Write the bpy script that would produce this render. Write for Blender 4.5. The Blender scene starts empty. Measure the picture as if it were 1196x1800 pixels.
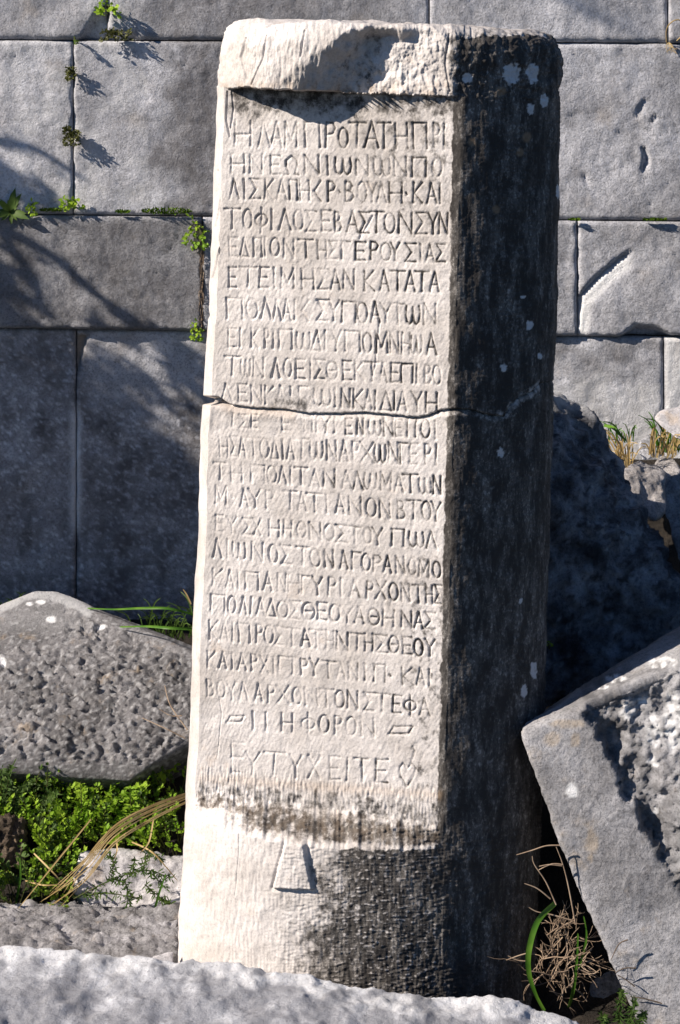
import bpy, bmesh, math, random
import numpy as np
from mathutils import Vector, Matrix

random.seed(7)
rng = np.random.default_rng(7)
C = bpy.context.scene.collection
R = math.radians

# ------------------------------------------------------------------ camera, sky, sun
CAMY, CAMZ, FPX, HORX, HORY = -3.2, 1.41, 3654.0, 598.0, 130.0
cd = bpy.data.cameras.new('camera')
cam = bpy.data.objects.new('camera', cd)
C.objects.link(cam)
cam.location = (0, CAMY, CAMZ)
cam.rotation_euler = (R(90), 0, 0)
cd.sensor_fit = 'VERTICAL'
cd.sensor_height = 24.0
cd.lens = 24.0 * FPX / 1800.0
cd.shift_y = -(900.0 - HORY) / 1800.0
cd.clip_start = 0.05
cd.clip_end = 500
bpy.context.scene.camera = cam

SUN_AZ, SUN_EL = 68.0, 33.0                    # degrees to the left of the view axis, height
S = Vector((-math.sin(R(SUN_AZ)) * math.cos(R(SUN_EL)), -math.cos(R(SUN_AZ)) * math.cos(R(SUN_EL)), math.sin(R(SUN_EL))))
world = bpy.data.worlds.new('World')
bpy.context.scene.world = world
world.use_nodes = True
wn = world.node_tree
bg = wn.nodes['Background']
sky = wn.nodes.new('ShaderNodeTexSky')
sky.sky_type = 'NISHITA'
sky.sun_disc = False
sky.sun_elevation = R(SUN_EL)
sky.sun_rotation = math.atan2(S.x, S.y)
sky.air_density = 1.0
sky.dust_density = 0.0
sky.ozone_density = 8.0
wn.links.new(sky.outputs[0], bg.inputs[0])
bg.inputs[1].default_value = 0.05
sl = bpy.data.lights.new('sun', 'SUN')
sl.energy = 5.0
sl.angle = R(0.5)
sl.color = (1.0, 0.875, 0.73)
so = bpy.data.objects.new('sun', sl)
C.objects.link(so)
so.rotation_euler = (-S).to_track_quat('-Z', 'Y').to_euler()
so.location = (-4, -2, 5)
vs = bpy.context.scene.view_settings
vs.view_transform = 'Standard'
vs.look = 'None'
vs.gamma = 1
vs.exposure = 0.75

# ------------------------------------------------------------------ small maths
def at(px, py, y):
    d = y - CAMY
    return Vector(((px - HORX) / FPX * d, y, CAMZ - (py - HORY) / FPX * d))

def project(P):
    d = P[:, 1] - CAMY
    return HORX + FPX * P[:, 0] / d, HORY + FPX * (CAMZ - P[:, 2]) / d

def sstep(a, b, x):
    t = np.clip((x - a) / (b - a), 0, 1)
    return t * t * (3 - 2 * t)

def _hash(ix, iy, iz, seed):
    h = (ix.astype(np.int64) * 374761393 + iy.astype(np.int64) * 668265263 + iz.astype(np.int64) * 2147483647 + seed * 1274126177) & 0xFFFFFFFF
    h = ((h ^ (h >> 13)) * 1274126177) & 0xFFFFFFFF
    h = ((h ^ (h >> 16)) * 2246822519) & 0xFFFFFFFF
    return (h ^ (h >> 15)) & 0xFFFFFFFF

def vnoise(x, y, z=None, seed=0):
    """smooth lattice noise, about -1..1"""
    x = np.asarray(x, float); y = np.asarray(y, float)
    z = np.zeros_like(x) if z is None else np.asarray(z, float)
    ix, iy, iz = np.floor(x), np.floor(y), np.floor(z)
    fx, fy, fz = x - ix, y - iy, z - iz
    ux, uy, uz = [f * f * f * (f * (f * 6 - 15) + 10) for f in (fx, fy, fz)]
    out = 0
    for dx in (0, 1):
        wx = ux if dx else 1 - ux
        for dy in (0, 1):
            wy = uy if dy else 1 - uy
            for dz in (0, 1):
                wz = uz if dz else 1 - uz
                h = _hash(ix + dx, iy + dy, iz + dz, seed)
                gx = (h & 255) / 127.5 - 1; gy = ((h >> 8) & 255) / 127.5 - 1; gz = ((h >> 16) & 255) / 127.5 - 1
                out = out + wx * wy * wz * (gx * (fx - dx) + gy * (fy - dy) + gz * (fz - dz))
    return out * 1.7

def fbm(x, y, z=None, seed=0, oct=4, gain=0.5):
    a, o, f = 1.0, 0, 1.0
    for k in range(oct):
        o = o + a * vnoise(x * f, y * f, None if z is None else z * f, seed + k * 17)
        a *= gain; f *= 2.03
    return o

def worley2(x, y, seed=0):
    ix, iy = np.floor(x), np.floor(y)
    best = np.full(x.shape, 9.0); second = best.copy(); val = np.zeros(x.shape)
    for dx in (-1, 0, 1):
        for dy in (-1, 0, 1):
            h = _hash(ix + dx, iy + dy, ix * 0, seed)
            cx = ix + dx + (h & 1023) / 1023.0; cy = iy + dy + ((h >> 10) & 1023) / 1023.0
            d = np.hypot(x - cx, y - cy)
            nb = d < best
            second = np.where(nb, best, np.minimum(second, d))
            val = np.where(nb, ((h >> 20) & 255) / 255.0, val)
            best = np.where(nb, d, best)
    return best, second, val

def seg_dist(px, py, a, b):
    ax, ay = a; bx, by = b
    vx, vy = bx - ax, by - ay
    L = vx * vx + vy * vy + 1e-9
    t = np.clip(((px - ax) * vx + (py - ay) * vy) / L, 0, 1)
    return np.hypot(px - ax - t * vx, py - ay - t * vy), t

def poly_dist(px, py, pts):
    d = np.full(np.shape(px), 1e9)
    for a, b in zip(pts[:-1], pts[1:]):
        d = np.minimum(d, seg_dist(px, py, a, b)[0])
    return d

def inside(px, py, pts):
    r = np.zeros(np.shape(px), bool)
    n = len(pts)
    for i in range(n):
        x1, y1 = pts[i]; x2, y2 = pts[(i + 1) % n]
        if y1 == y2: continue
        c = ((y1 > py) != (y2 > py)) & (px < (x2 - x1) * (py - y1) / (y2 - y1) + x1)
        r ^= c
    return r

def spoly(px, py, pts, soft):
    """1 inside a polygon, fading over soft pixels"""
    d = poly_dist(px, py, list(pts) + [pts[0]])
    sd = np.where(inside(px, py, pts), d, -d)
    return sstep(-soft, soft, sd)

# ------------------------------------------------------------------ object helpers
def tag(o, label, cat, group=None, kind=None):
    o['label'] = label; o['category'] = cat
    if group: o['group'] = group
    if kind: o['kind'] = kind
    return o

def thing(name, label, cat, loc=(0, 0, 0), group=None, rot=None):
    o = bpy.data.objects.new(name, None); C.objects.link(o)
    o.location = loc; o.empty_display_size = 0.1
    if rot: o.rotation_euler = rot
    return tag(o, label, cat, group)

def mesh_np(name, V, F, mat, parent=None, smooth=True, attrs=None, origin=None):
    V = np.asarray(V, np.float64)
    if origin is not None: V = V - np.asarray(origin)
    me = bpy.data.meshes.new(name)
    if isinstance(F, np.ndarray):
        n, k = F.shape
        me.vertices.add(len(V)); me.vertices.foreach_set('co', V.astype(np.float32).ravel())
        me.loops.add(n * k); me.loops.foreach_set('vertex_index', F.astype(np.int32).ravel())
        me.polygons.add(n); me.polygons.foreach_set('loop_start', np.arange(0, n * k, k, dtype=np.int32))
        me.update(calc_edges=True)
    else:
        me.from_pydata([tuple(v) for v in V], [], F)
    me.polygons.foreach_set('use_smooth', np.full(len(me.polygons), smooth))
    for k_, v_ in (attrs or {}).items():
        a = me.attributes.new(k_, 'FLOAT', 'POINT'); a.data.foreach_set('value', np.asarray(v_, np.float32))
    me.materials.append(mat)
    me.update()
    o = bpy.data.objects.new(name, me); C.objects.link(o)
    if parent is not None: o.parent = parent
    if origin is not None: o.location = Vector(origin)
    return o

def rock(name, pts, vox, mat, label, cat, disp=None, smooth=3, amp=0.01, sc=8, seed=0, attr=None, group=None, nsc=None):
    """a stone: the hull of some points, remeshed evenly, softened, then roughened"""
    bm = bmesh.new()
    for p in pts: bm.verts.new(p)
    r = bmesh.ops.convex_hull(bm, input=bm.verts[:])
    junk = [g for g in set(r['geom_interior'] + r['geom_unused']) if isinstance(g, bmesh.types.BMVert) and g.is_valid]
    bmesh.ops.delete(bm, geom=junk, context='VERTS')
    bmesh.ops.recalc_face_normals(bm, faces=bm.faces[:])
    me = bpy.data.meshes.new('t'); bm.to_mesh(me); bm.free()
    t = bpy.data.objects.new('t', me); C.objects.link(t)
    md = t.modifiers.new('r', 'REMESH'); md.mode = 'VOXEL'; md.voxel_size = vox
    dg = bpy.context.evaluated_depsgraph_get(); dg.update()
    m2 = bpy.data.meshes.new_from_object(t.evaluated_get(dg))
    bpy.data.objects.remove(t); bpy.data.meshes.remove(me)
    n = len(m2.vertices)
    V = np.empty(n * 3); m2.vertices.foreach_get('co', V); V = V.reshape(-1, 3)
    E = np.empty(len(m2.edges) * 2, int); m2.edges.foreach_get('vertices', E); E = E.reshape(-1, 2)
    deg = np.bincount(E.ravel(), minlength=n)[:, None].astype(float)
    def lap(A):
        o = np.zeros_like(A)
        np.add.at(o, E[:, 0], A[E[:, 1]]); np.add.at(o, E[:, 1], A[E[:, 0]])
        return o / np.maximum(deg, 1)
    for _ in range(smooth): V = 0.4 * V + 0.6 * lap(V)
    m2.vertices.foreach_set('co', V.ravel()); m2.update()
    N = np.empty(n * 3); m2.vertex_normals.foreach_get('vector', N); N = N.reshape(-1, 3)
    for _ in range(4): N = lap(N)
    N /= np.linalg.norm(N, axis=1)[:, None] + 1e-9
    px, py = project(V)
    q = V * sc
    d = amp * fbm(q[:, 0], q[:, 1], q[:, 2], seed, 5, 0.52)
    if disp is not None: d = d + disp(V, N, px, py)
    V2 = V + N * d[:, None]
    base = np.array([V2[:, 0].mean(), V2[:, 1].mean(), V2[:, 2].min()])
    m2.vertices.foreach_set('co', (V2 - base).ravel()); m2.name = name
    m2.polygons.foreach_set('use_smooth', np.ones(len(m2.polygons), bool))
    for k_, v_ in ((attr(V, N, px, py) if attr else {}) or {}).items():
        a = m2.attributes.new(k_, 'FLOAT', 'POINT'); a.data.foreach_set('value', np.asarray(v_, np.float32))
    m2.materials.clear(); m2.materials.append(mat); m2.update()
    o = bpy.data.objects.new(name, m2); C.objects.link(o); o.location = base
    return tag(o, label, cat, group)

# ------------------------------------------------------------------ materials
class NT:
    def __init__(s, name):
        s.m = bpy.data.materials.new(name); s.m.use_nodes = True
        s.t = s.m.node_tree; s.b = s.t.nodes['Principled BSDF']
        s.b.inputs['Specular IOR Level'].default_value = 0.25
        s.co = s.t.nodes.new('ShaderNodeTexCoord').outputs['Object']
    def put(s, inp, v):
        if isinstance(v, bpy.types.NodeSocket): s.t.links.new(v, inp)
        else: inp.default_value = v
    def noise(s, scale, detail=6, rough=0.6, stretch=None, off=0, dist=0):
        n = s.t.nodes.new('ShaderNodeTexNoise')
        n.inputs['Scale'].default_value = scale; n.inputs['Detail'].default_value = detail
        n.inputs['Roughness'].default_value = rough; n.inputs['Distortion'].default_value = dist
        mp = s.t.nodes.new('ShaderNodeMapping'); s.t.links.new(s.co, mp.inputs[0])
        if stretch: mp.inputs['Scale'].default_value = stretch
        mp.inputs['Location'].default_value = (off, off * 1.7, off * .6)
        s.t.links.new(mp.outputs[0], n.inputs['Vector'])
        return n.outputs['Fac']
    def voro(s, scale, feature='F1', stretch=None, out='Distance'):
        n = s.t.nodes.new('ShaderNodeTexVoronoi'); n.feature = feature
        n.inputs['Scale'].default_value = scale
        mp = s.t.nodes.new('ShaderNodeMapping'); s.t.links.new(s.co, mp.inputs[0])
        if stretch: mp.inputs['Scale'].default_value = stretch
        s.t.links.new(mp.outputs[0], n.inputs['Vector'])
        return n.outputs[out]
    def ramp(s, fac, a, b, lo=0.0, hi=1.0):
        n = s.t.nodes.new('ShaderNodeMapRange'); n.interpolation_type = 'SMOOTHSTEP'
        s.put(n.inputs['Value'], fac)
        n.inputs['From Min'].default_value = a; n.inputs['From Max'].default_value = b
        n.inputs['To Min'].default_value = lo; n.inputs['To Max'].default_value = hi
        return n.outputs[0]
    def math(s, op, a, b=0.0):
        n = s.t.nodes.new('ShaderNodeMath'); n.operation = op
        s.put(n.inputs[0], a); s.put(n.inputs[1], b)
        return n.outputs[0]
    def mix(s, fac, a, b, mode='MIX'):
        n = s.t.nodes.new('ShaderNodeMix'); n.data_type = 'RGBA'; n.blend_type = mode
        s.put(n.inputs[0], fac)
        for i, v in ((6, a), (7, b)):
            s.put(n.inputs[i], v if isinstance(v, bpy.types.NodeSocket) else (*v, 1))
        return n.outputs[2]
    def attr(s, name):
        n = s.t.nodes.new('ShaderNodeAttribute'); n.attribute_name = name
        return n.outputs['Fac']
    def bump(s, h, strength, dist, prev=None):
        n = s.t.nodes.new('ShaderNodeBump')
        n.inputs['Strength'].default_value = strength; n.inputs['Distance'].default_value = dist
        s.put(n.inputs['Height'], h)
        if prev is not None: s.t.links.new(prev, n.inputs['Normal'])
        return n.outputs[0]
    def done(s, col, rough=0.85, normal=None):
        s.put(s.b.inputs['Base Color'], col if isinstance(col, bpy.types.NodeSocket) else (*col, 1))
        s.put(s.b.inputs['Roughness'], rough)
        if normal is not None: s.t.links.new(normal, s.b.inputs['Normal'])
        return s.m

def stone(name, light, dark, scale=6, crust_shade_col=(0.03, 0.03, 0.032), warm=(0.45, 0.33, 0.2), grain=260, bump=0.5, bd=0.004, spots=0.25, lich_and_lit=(0.72, 0.74, 0.78)):
    n = NT(name)
    cool = lambda c: (c[0] * 0.96, c[1] * 1.01, c[2] * 1.14)
    light, dark, crust_shade_col = cool(light), cool(dark), cool(crust_shade_col)
    big = n.ramp(n.noise(scale, 8, 0.62), 0.34, 0.68)
    c = n.mix(big, dark, light)
    g = n.ramp(n.noise(grain, 3, 0.7, off=3), 0.3, 0.7, 0.60, 1.32)
    c = n.mix(1.0, c, n.mix(g, (0, 0, 0), (1, 1, 1)), 'MULTIPLY')
    g2 = n.ramp(n.noise(grain * 0.28, 5, 0.7, off=17), 0.3, 0.7, 0.78, 1.18)
    c = n.mix(1.0, c, n.mix(g2, (0, 0, 0), (1, 1, 1)), 'MULTIPLY')
    sp = n.ramp(n.noise(scale * 7, 5, 0.7, off=9), 0.62, 0.72, 0, spots)
    c = n.mix(sp, c, tuple(x * 0.25 for x in dark))
    wl = n.ramp(n.noise(scale * 2.3, 5, 0.6, off=5), 0.56, 0.74, 0, 0.35)
    c = n.mix(wl, c, warm)
    cr = n.math('MULTIPLY', n.attr('crust_and_shade'), n.ramp(n.noise(45, 6, 0.7, off=2), 0.25, 0.6, 0.55, 1.0))
    c = n.mix(cr, c, crust_shade_col)  # crust colour, also laid on where shade is painted
    c = n.mix(n.attr('tint'), c, warm)
    lf = n.ramp(n.noise(90, 4, 0.7, off=13), 0.2, 0.5, 0.7, 1.0)
    c = n.mix(n.math('MULTIPLY', n.attr('lichen'), lf), c, lich_and_lit)  # lichen colour, also laid on where lit edges are painted
    pits = n.ramp(n.noise(grain * 1.1, 4, 0.65, off=21), 0.30, 0.42, 0.0, 1.0)
    c = n.mix(n.ramp(pits, 0, 1, 0.45, 0.0), c, tuple(x * 0.3 for x in dark))
    b1 = n.bump(n.noise(55, 8, 0.72), bump, bd * 1.7)
    b2 = n.bump(n.noise(240, 5, 0.75, off=4), bump, bd * 0.9, b1)
    b3 = n.bump(pits, bump * 0.6, bd * 0.5, b2)
    return n.done(c, 0.88, b3)

def column_mat():
    n = NT('weathered_white_marble')
    big = n.ramp(n.noise(9, 8, 0.62), 0.32, 0.68)
    c = n.mix(big, (0.47, 0.445, 0.435), (0.63, 0.61, 0.615))
    stain = n.ramp(n.noise(22, 7, 0.7, stretch=(1, 1, 0.55), off=7), 0.56, 0.72, 0, 0.35)
    c = n.mix(stain, c, (0.24, 0.22, 0.205))
    rust = n.ramp(n.noise(14, 6, 0.65, off=11), 0.60, 0.75, 0, 0.35)
    c = n.mix(rust, c, (0.50, 0.36, 0.24))
    g = n.ramp(n.noise(300, 3, 0.7, off=3), 0.3, 0.7, 0.8, 1.12)
    c = n.mix(1.0, c, n.mix(g, (0, 0, 0), (1, 1, 1)), 'MULTIPLY')
    # black crust with pale vertical streaks and flecks where it has worn off
    streak = n.ramp(n.noise(34, 9, 0.78, stretch=(1.4, 1.4, 0.5), off=1), 0.42, 0.72)
    fleck = n.ramp(n.noise(190, 4, 0.75, stretch=(1, 1, 0.8), off=6), 0.50, 0.66)
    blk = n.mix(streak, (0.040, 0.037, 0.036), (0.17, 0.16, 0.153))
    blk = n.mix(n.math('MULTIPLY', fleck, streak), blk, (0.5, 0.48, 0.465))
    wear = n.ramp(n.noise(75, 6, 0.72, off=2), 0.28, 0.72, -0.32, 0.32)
    cr0 = n.attr('crust_and_shade')
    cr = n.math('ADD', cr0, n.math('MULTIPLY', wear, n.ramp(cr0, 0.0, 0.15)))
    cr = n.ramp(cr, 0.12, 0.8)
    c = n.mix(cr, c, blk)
    c = n.mix(n.attr('tint'), c, (0.42, 0.29, 0.18))
    lf = n.ramp(n.noise(120, 4, 0.7, off=13), 0.25, 0.5, 0.6, 1.0)
    c = n.mix(n.math('MULTIPLY', n.attr('lichen'), lf), c, (0.62, 0.63, 0.66))
    b1 = n.bump(n.noise(70, 7, 0.7), 0.3, 0.003)
    b2 = n.bump(n.noise(330, 4, 0.75, off=4), 0.5, 0.002, b1)
    return n.done(c, 0.8, b2)

def plant_mat(name, a, b, trans=0.25, rough=0.55, scale=25):
    n = NT(name)
    c = n.mix(n.ramp(n.noise(scale, 3, 0.6), 0.3, 0.7), a, b)
    n.m.node_tree.nodes['Principled BSDF'].inputs['Roughness'].default_value = rough
    tr = n.t.nodes.new('ShaderNodeBsdfTranslucent'); n.t.links.new(c, tr.inputs[0])
    mx = n.t.nodes.new('ShaderNodeMixShader'); mx.inputs[0].default_value = trans
    n.done(c, rough)
    out = n.t.nodes['Material Output']
    n.t.links.new(n.b.outputs[0], mx.inputs[1]); n.t.links.new(tr.outputs[0], mx.inputs[2])
    n.t.links.new(mx.outputs[0], out.inputs[0])
    return n.m

M_col = column_mat()
M_wall = stone('grey_ashlar_marble', (0.68, 0.67, 0.665), (0.40, 0.392, 0.388), 5, crust_shade_col=(0.105, 0.097, 0.092), warm=(0.36, 0.31, 0.26), grain=230, bump=0.55, bd=0.005, spots=0.25)
M_wall_rough = stone('bush_hammered_marble', (0.63, 0.62, 0.615), (0.37, 0.362, 0.358), 6, crust_shade_col=(0.105, 0.097, 0.092), warm=(0.36, 0.31, 0.26), grain=200, bump=0.85, bd=0.008, spots=0.3)
M_mortar = stone('brown_joint_earth', (0.09, 0.065, 0.045), (0.035, 0.028, 0.022), 30)
M_peck = stone('pecked_grey_stone', (0.25, 0.235, 0.222), (0.12, 0.112, 0.106), 9, crust_shade_col=(0.05, 0.048, 0.046), grain=200, bump=0.7, bd=0.004)
M_fg = stone('white_grey_marble', (0.62, 0.615, 0.61), (0.34, 0.335, 0.335), 14, crust_shade_col=(0.22, 0.217, 0.217), warm=(0.5, 0.48, 0.46), grain=220, bump=0.6, bd=0.003, spots=0.15)
M_slab = stone('rough_slab_stone', (0.58, 0.55, 0.53), (0.25, 0.235, 0.22), 16, grain=200, bump=0.9, bd=0.006)
M_pale = stone('pale_stone', (0.62, 0.58, 0.54), (0.42, 0.40, 0.39), 10, bump=0.5)
M_clod = stone('brown_clod', (0.26, 0.19, 0.13), (0.10, 0.075, 0.05), 18, bump=1.0, bd=0.008)
M_dark = stone('dark_weathered_stone', (0.50, 0.50, 0.505), (0.08, 0.08, 0.085), 18, warm=(0.2, 0.18, 0.16), bump=0.9, bd=0.008)
M_block = stone('grey_block_marble', (0.44, 0.425, 0.41), (0.25, 0.24, 0.23), 11, crust_shade_col=(0.085, 0.082, 0.08), warm=(0.40, 0.33, 0.25), grain=260, bump=0.6, bd=0.0035, spots=0.3)
M_tan = stone('tan_rubble_stone', (0.66, 0.61, 0.56), (0.42, 0.385, 0.35), 14, bump=0.8, bd=0.006)
M_soil = stone('dark_soil', (0.075, 0.06, 0.045), (0.028, 0.024, 0.02), 16, warm=(0.10, 0.075, 0.05), bump=1.0, bd=0.01)
M_green = plant_mat('bright_green_leaf', (0.17, 0.33, 0.02), (0.36, 0.52, 0.05), 0.4)
M_dgreen = plant_mat('dark_green_leaf', (0.04, 0.085, 0.015), (0.09, 0.15, 0.03), 0.25)
M_moss = plant_mat('moss_green', (0.05, 0.11, 0.006), (0.13, 0.22, 0.015), 0.1, 0.9, 60)
M_olive = plant_mat('olive_weed_leaf', (0.05, 0.055, 0.018), (0.10, 0.11, 0.03), 0.2)
M_blade = plant_mat('green_blade', (0.05, 0.15, 0.015), (0.12, 0.25, 0.03), 0.3, 0.4)
M_straw = plant_mat('dry_straw', (0.36, 0.25, 0.10), (0.52, 0.40, 0.20), 0.2, 0.6)
M_twig = plant_mat('dry_twig', (0.17, 0.12, 0.085), (0.36, 0.28, 0.21), 0.0, 0.8, 40)
M_bark = plant_mat('tree_bark', (0.08, 0.06, 0.045), (0.15, 0.115, 0.09), 0.0, 0.9)

# ------------------------------------------------------------------ ground
WALLY = 0.9
def ground_z(x, y):
    x = np.asarray(x, float); y = np.asarray(y, float)
    left = 0.34 * np.clip((y - 0.16) / 0.74, 0, 1)
    rt = np.clip((y + 0.1) / 1.0, 0, 1)
    right = 0.66 * rt + 0.14 * sstep(0.1, 0.5, y) * (1 - rt)
    return left + (right - left) * sstep(0.1, 0.5, x)

def build_ground():
    g = np.concatenate([-np.geomspace(60, 2.2, 14), np.linspace(-2, 2, 161), np.geomspace(2.2, 60, 14)])
    X, Y = np.meshgrid(g, g)
    Z = ground_z(X, Y)
    near = (np.abs(X) < 2.1) & (np.abs(Y) < 2.1)
    Z = Z + np.where(near, 0.012 * fbm(X * 9, Y * 9, None, 3, 4), 0) - 0.01
    n = len(g)
    V = np.stack([X.ravel(), Y.ravel(), Z.ravel()], 1)
    i = np.arange(n * (n - 1)).reshape(n - 1, n)[:, :-1].ravel()
    F = np.stack([i, i + 1, i + n + 1, i + n], 1)
    o = mesh_np('ground', V, F, M_soil)
    o['kind'] = 'structure'
build_ground()

# ------------------------------------------------------------------ ashlar wall
PXW = FPX / (WALLY - CAMY)                     # pixels of the photo per metre on the wall plane
wall = thing('ashlar_wall', 'grey marble wall of large squared blocks standing behind the inscribed column', 'wall', (0, WALLY, 0.2))

def joint_y(k, x):                             # bed joints, from the top down
    yl, yr = [(-330, -330), (70, 76), (377, 389), (577, 594), (1180, 1100)][k]
    return yl + (yr - yl) * x / 1196.0

def wall_block(k, x0, x1, proud, seed):
    st = 4.6
    nx = max(8, int((x1 - x0) / st)); ny = max(8, int((joint_y(k + 1, 0) - joint_y(k, 0)) / st))
    if k == 0: ny = int(ny * 0.8)
    u, v = np.meshgrid(np.linspace(0, 1, nx + 1), np.linspace(0, 1, ny + 1))
    px = x0 + 1.2 + (x1 - x0 - 2.4) * u
    ya = joint_y(k, px) + 1.0; yb = joint_y(k + 1, px) - 1.0
    py = ya + (yb - ya) * v
    # worn arrises: the edge line wanders, the surface rolls off toward it
    ex = np.minimum(px - x0, x1 - px); ey = np.minimum(py - ya, yb - py)
    e = np.minimum(ex, ey)
    wob = 2.2 + 2.6 * vnoise(px / 26, py / 26, None, seed)
    roll = 0.007 * (1 - sstep(0, np.maximum(wob, 1.0) * 1.6, e)) ** 2
    h = proud + 0.0035 * fbm(px / 70, py / 70, None, seed + 1, 3) + 0.0009 * fbm(px / 12, py / 11, None, seed + 2, 3, 0.6)
    # punched pits
    wd, _, wv = worley2(px / 21 + seed, py / 19, seed + 5)
    h -= np.where(wv > 0.72, 0.0028, 0.0) * (1 - sstep(0.05, 0.2, wd))
    if k == 2: h += 0.0012 * fbm(px / 10, py / 10, None, seed + 9, 2, .6) * np.where(px < 700, 1.0, 0.4)
    h -= roll
    crust_and_shade = np.zeros_like(h); tint = np.zeros_like(h); lich_and_lit = np.zeros_like(h)
    nz = fbm(px / 60, py / 60, None, 44, 4)
    if k == 1:
        crust_and_shade = 0.75 * sstep(235, 330, px + 60 * nz) * (1 - sstep(520, 700, px))
        lich_and_lit = 0.25 * sstep(0.1, 0.8, nz + 0.35) * (px < 260)
        crust_and_shade = np.maximum(crust_and_shade, 0.25 * sstep(860, 1000, px) * sstep(0.0, 0.7, fbm(px / 90, py / 40, None, 45, 3)))
    if k == 0:
        crust_and_shade = 0.55 * sstep(190, 300, px + 40 * nz) * (1 - sstep(520, 800, px)) + 0.1
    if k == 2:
        crust_and_shade = np.where(px < 700, 0.46 + 0.25 * nz, 0.06 + 0.15 * nz) * sstep(0, 14, py - ya)
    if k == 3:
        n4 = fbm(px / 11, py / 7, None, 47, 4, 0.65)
        crust_and_shade = np.where(px < 700, 0.72 + 0.3 * nz - 0.65 * sstep(0.15, 0.8, n4), 0.25 + 0.5 * nz)  # left blocks: tree shade deepened by painting the stone dark and mottled
        crust_and_shade *= 1 - 0.9 * sstep(135, 180, px) * (1 - sstep(640, 760, py + 25 * nz)) * (px < 700)  # painted shade eased off where the sun reaches the upper right
        crust_and_shade *= 1 - 0.9 * np.exp(-((px - 133) / (9 + 5 * vnoise(py / 30, py * 0, None, 4))) ** 2) * sstep(700, 740, py) * (1 - sstep(920, 960, py))
        lich_and_lit = 0.6 * np.exp(-((px - 133) / 8.0) ** 2) * sstep(700, 740, py) * (1 - sstep(900, 960, py))
        lich_and_lit = np.maximum(lich_and_lit, 0.45 * sstep(655, 700, py + 30 * nz) * (px > 900) * (px < 1167))
        lich_and_lit = np.maximum(lich_and_lit, 0.6 * (px > 1170))
        tint = np.maximum(tint, 0.6 * (1 - sstep(0, 10, 1190 - px)) * (px > 1170) * (1 - sstep(600, 680, py)))
        h -= 0.02 * spoly(px, py, [(136, 590), (152, 590), (140, 640), (134, 655)], 3)
        tint = np.maximum(tint, 0.8 * spoly(px, py, [(134, 588), (150, 590), (141, 630), (134, 650)], 4))
    if k == 0:
        h -= 0.020 * spoly(px, py, [(140, 72), (172, 22), (192, 20), (186, 58), (240, 60), (232, 74)], 3)
    if k == 2 and x0 > 900:
        cr = [(1004, 600), (1017, 560), (1019, 522), (1046, 492), (1062, 478), (1085, 459), (1110, 441)]
        d = poly_dist(px, py, cr)
        h -= 0.013 * (1 - sstep(1.0, 4.6, d)) * sstep(0, 30, 1118 - px)
        low = poly_dist(px - 8, py - 9, cr)
        h -= 0.004 * (1 - sstep(4, 16, low)) * sstep(0, 30, 1122 - px)
        lich_and_lit = np.maximum(lich_and_lit, 1.0 * (1 - sstep(7, 14, low)) * sstep(0, 30, 1122 - px))  # lit lower flank of the crack, painted pale
        h -= 0.035 * spoly(px, py, [(1086, 600), (1118, 574), (1150, 576), (1180, 590), (1300, 600), (1300, 640), (1086, 640)], 6)
    if k == 1 and x0 > 500:
        for (p, dpt) in (([(1132, 262), (1138, 280), (1131, 300)], 0.012), ([(1120, 205), (1128, 185), (1134, 178)], 0.006), ([(1146, 215), (1152, 206)], 0.006), ([(1028, 310), (1034, 324)], 0.005)):
            h -= dpt * (1 - sstep(0.5, 6, poly_dist(px, py, p)))
    crust_and_shade = crust_and_shade + 0.10 * ((seed * 7) % 5) / 4 + 0.12 * sstep(0.1, 0.7, fbm(px / 25, py / 90, None, seed + 3, 4))
    ph, pv = px, py
    # to the wall plane, plus the sides running back into the wall
    X = (ph - HORX) / PXW; Z = CAMZ - (pv - HORY) / PXW
    Y = WALLY - h
    n1 = nx + 1
    V = np.stack([X.ravel(), Y.ravel(), Z.ravel()], 1)
    i = (np.arange(ny)[:, None] * n1 + np.arange(nx)[None, :]).ravel()
    F = np.stack([i, i + n1, i + n1 + 1, i + 1], 1)
    rim = np.concatenate([np.arange(0, nx), np.arange(ny) * n1 + nx, ny * n1 + np.arange(nx, 0, -1), np.arange(ny, 0, -1) * n1])
    nb = len(rim); o = len(V)
    B = V[rim].copy(); B[:, 1] = WALLY + 0.3
    V = np.concatenate([V, B])
    j = np.arange(nb); j2 = (j + 1) % nb
    F = np.concatenate([F, np.stack([rim[j], rim[j2], o + j2, o + j], 1)])
    z = np.zeros(nb)
    at_ = {'crust_and_shade': np.concatenate([np.clip(crust_and_shade, 0, 1).ravel(), z]), 'tint': np.concatenate([tint.ravel(), z]), 'lichen': np.concatenate([np.clip(lich_and_lit, 0, 1).ravel(), z])}
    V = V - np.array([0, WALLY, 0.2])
    return mesh_np('wall_block', V, F, M_wall_rough if k == 2 and x0 < 300 else M_wall, wall, True, at_)

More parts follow.
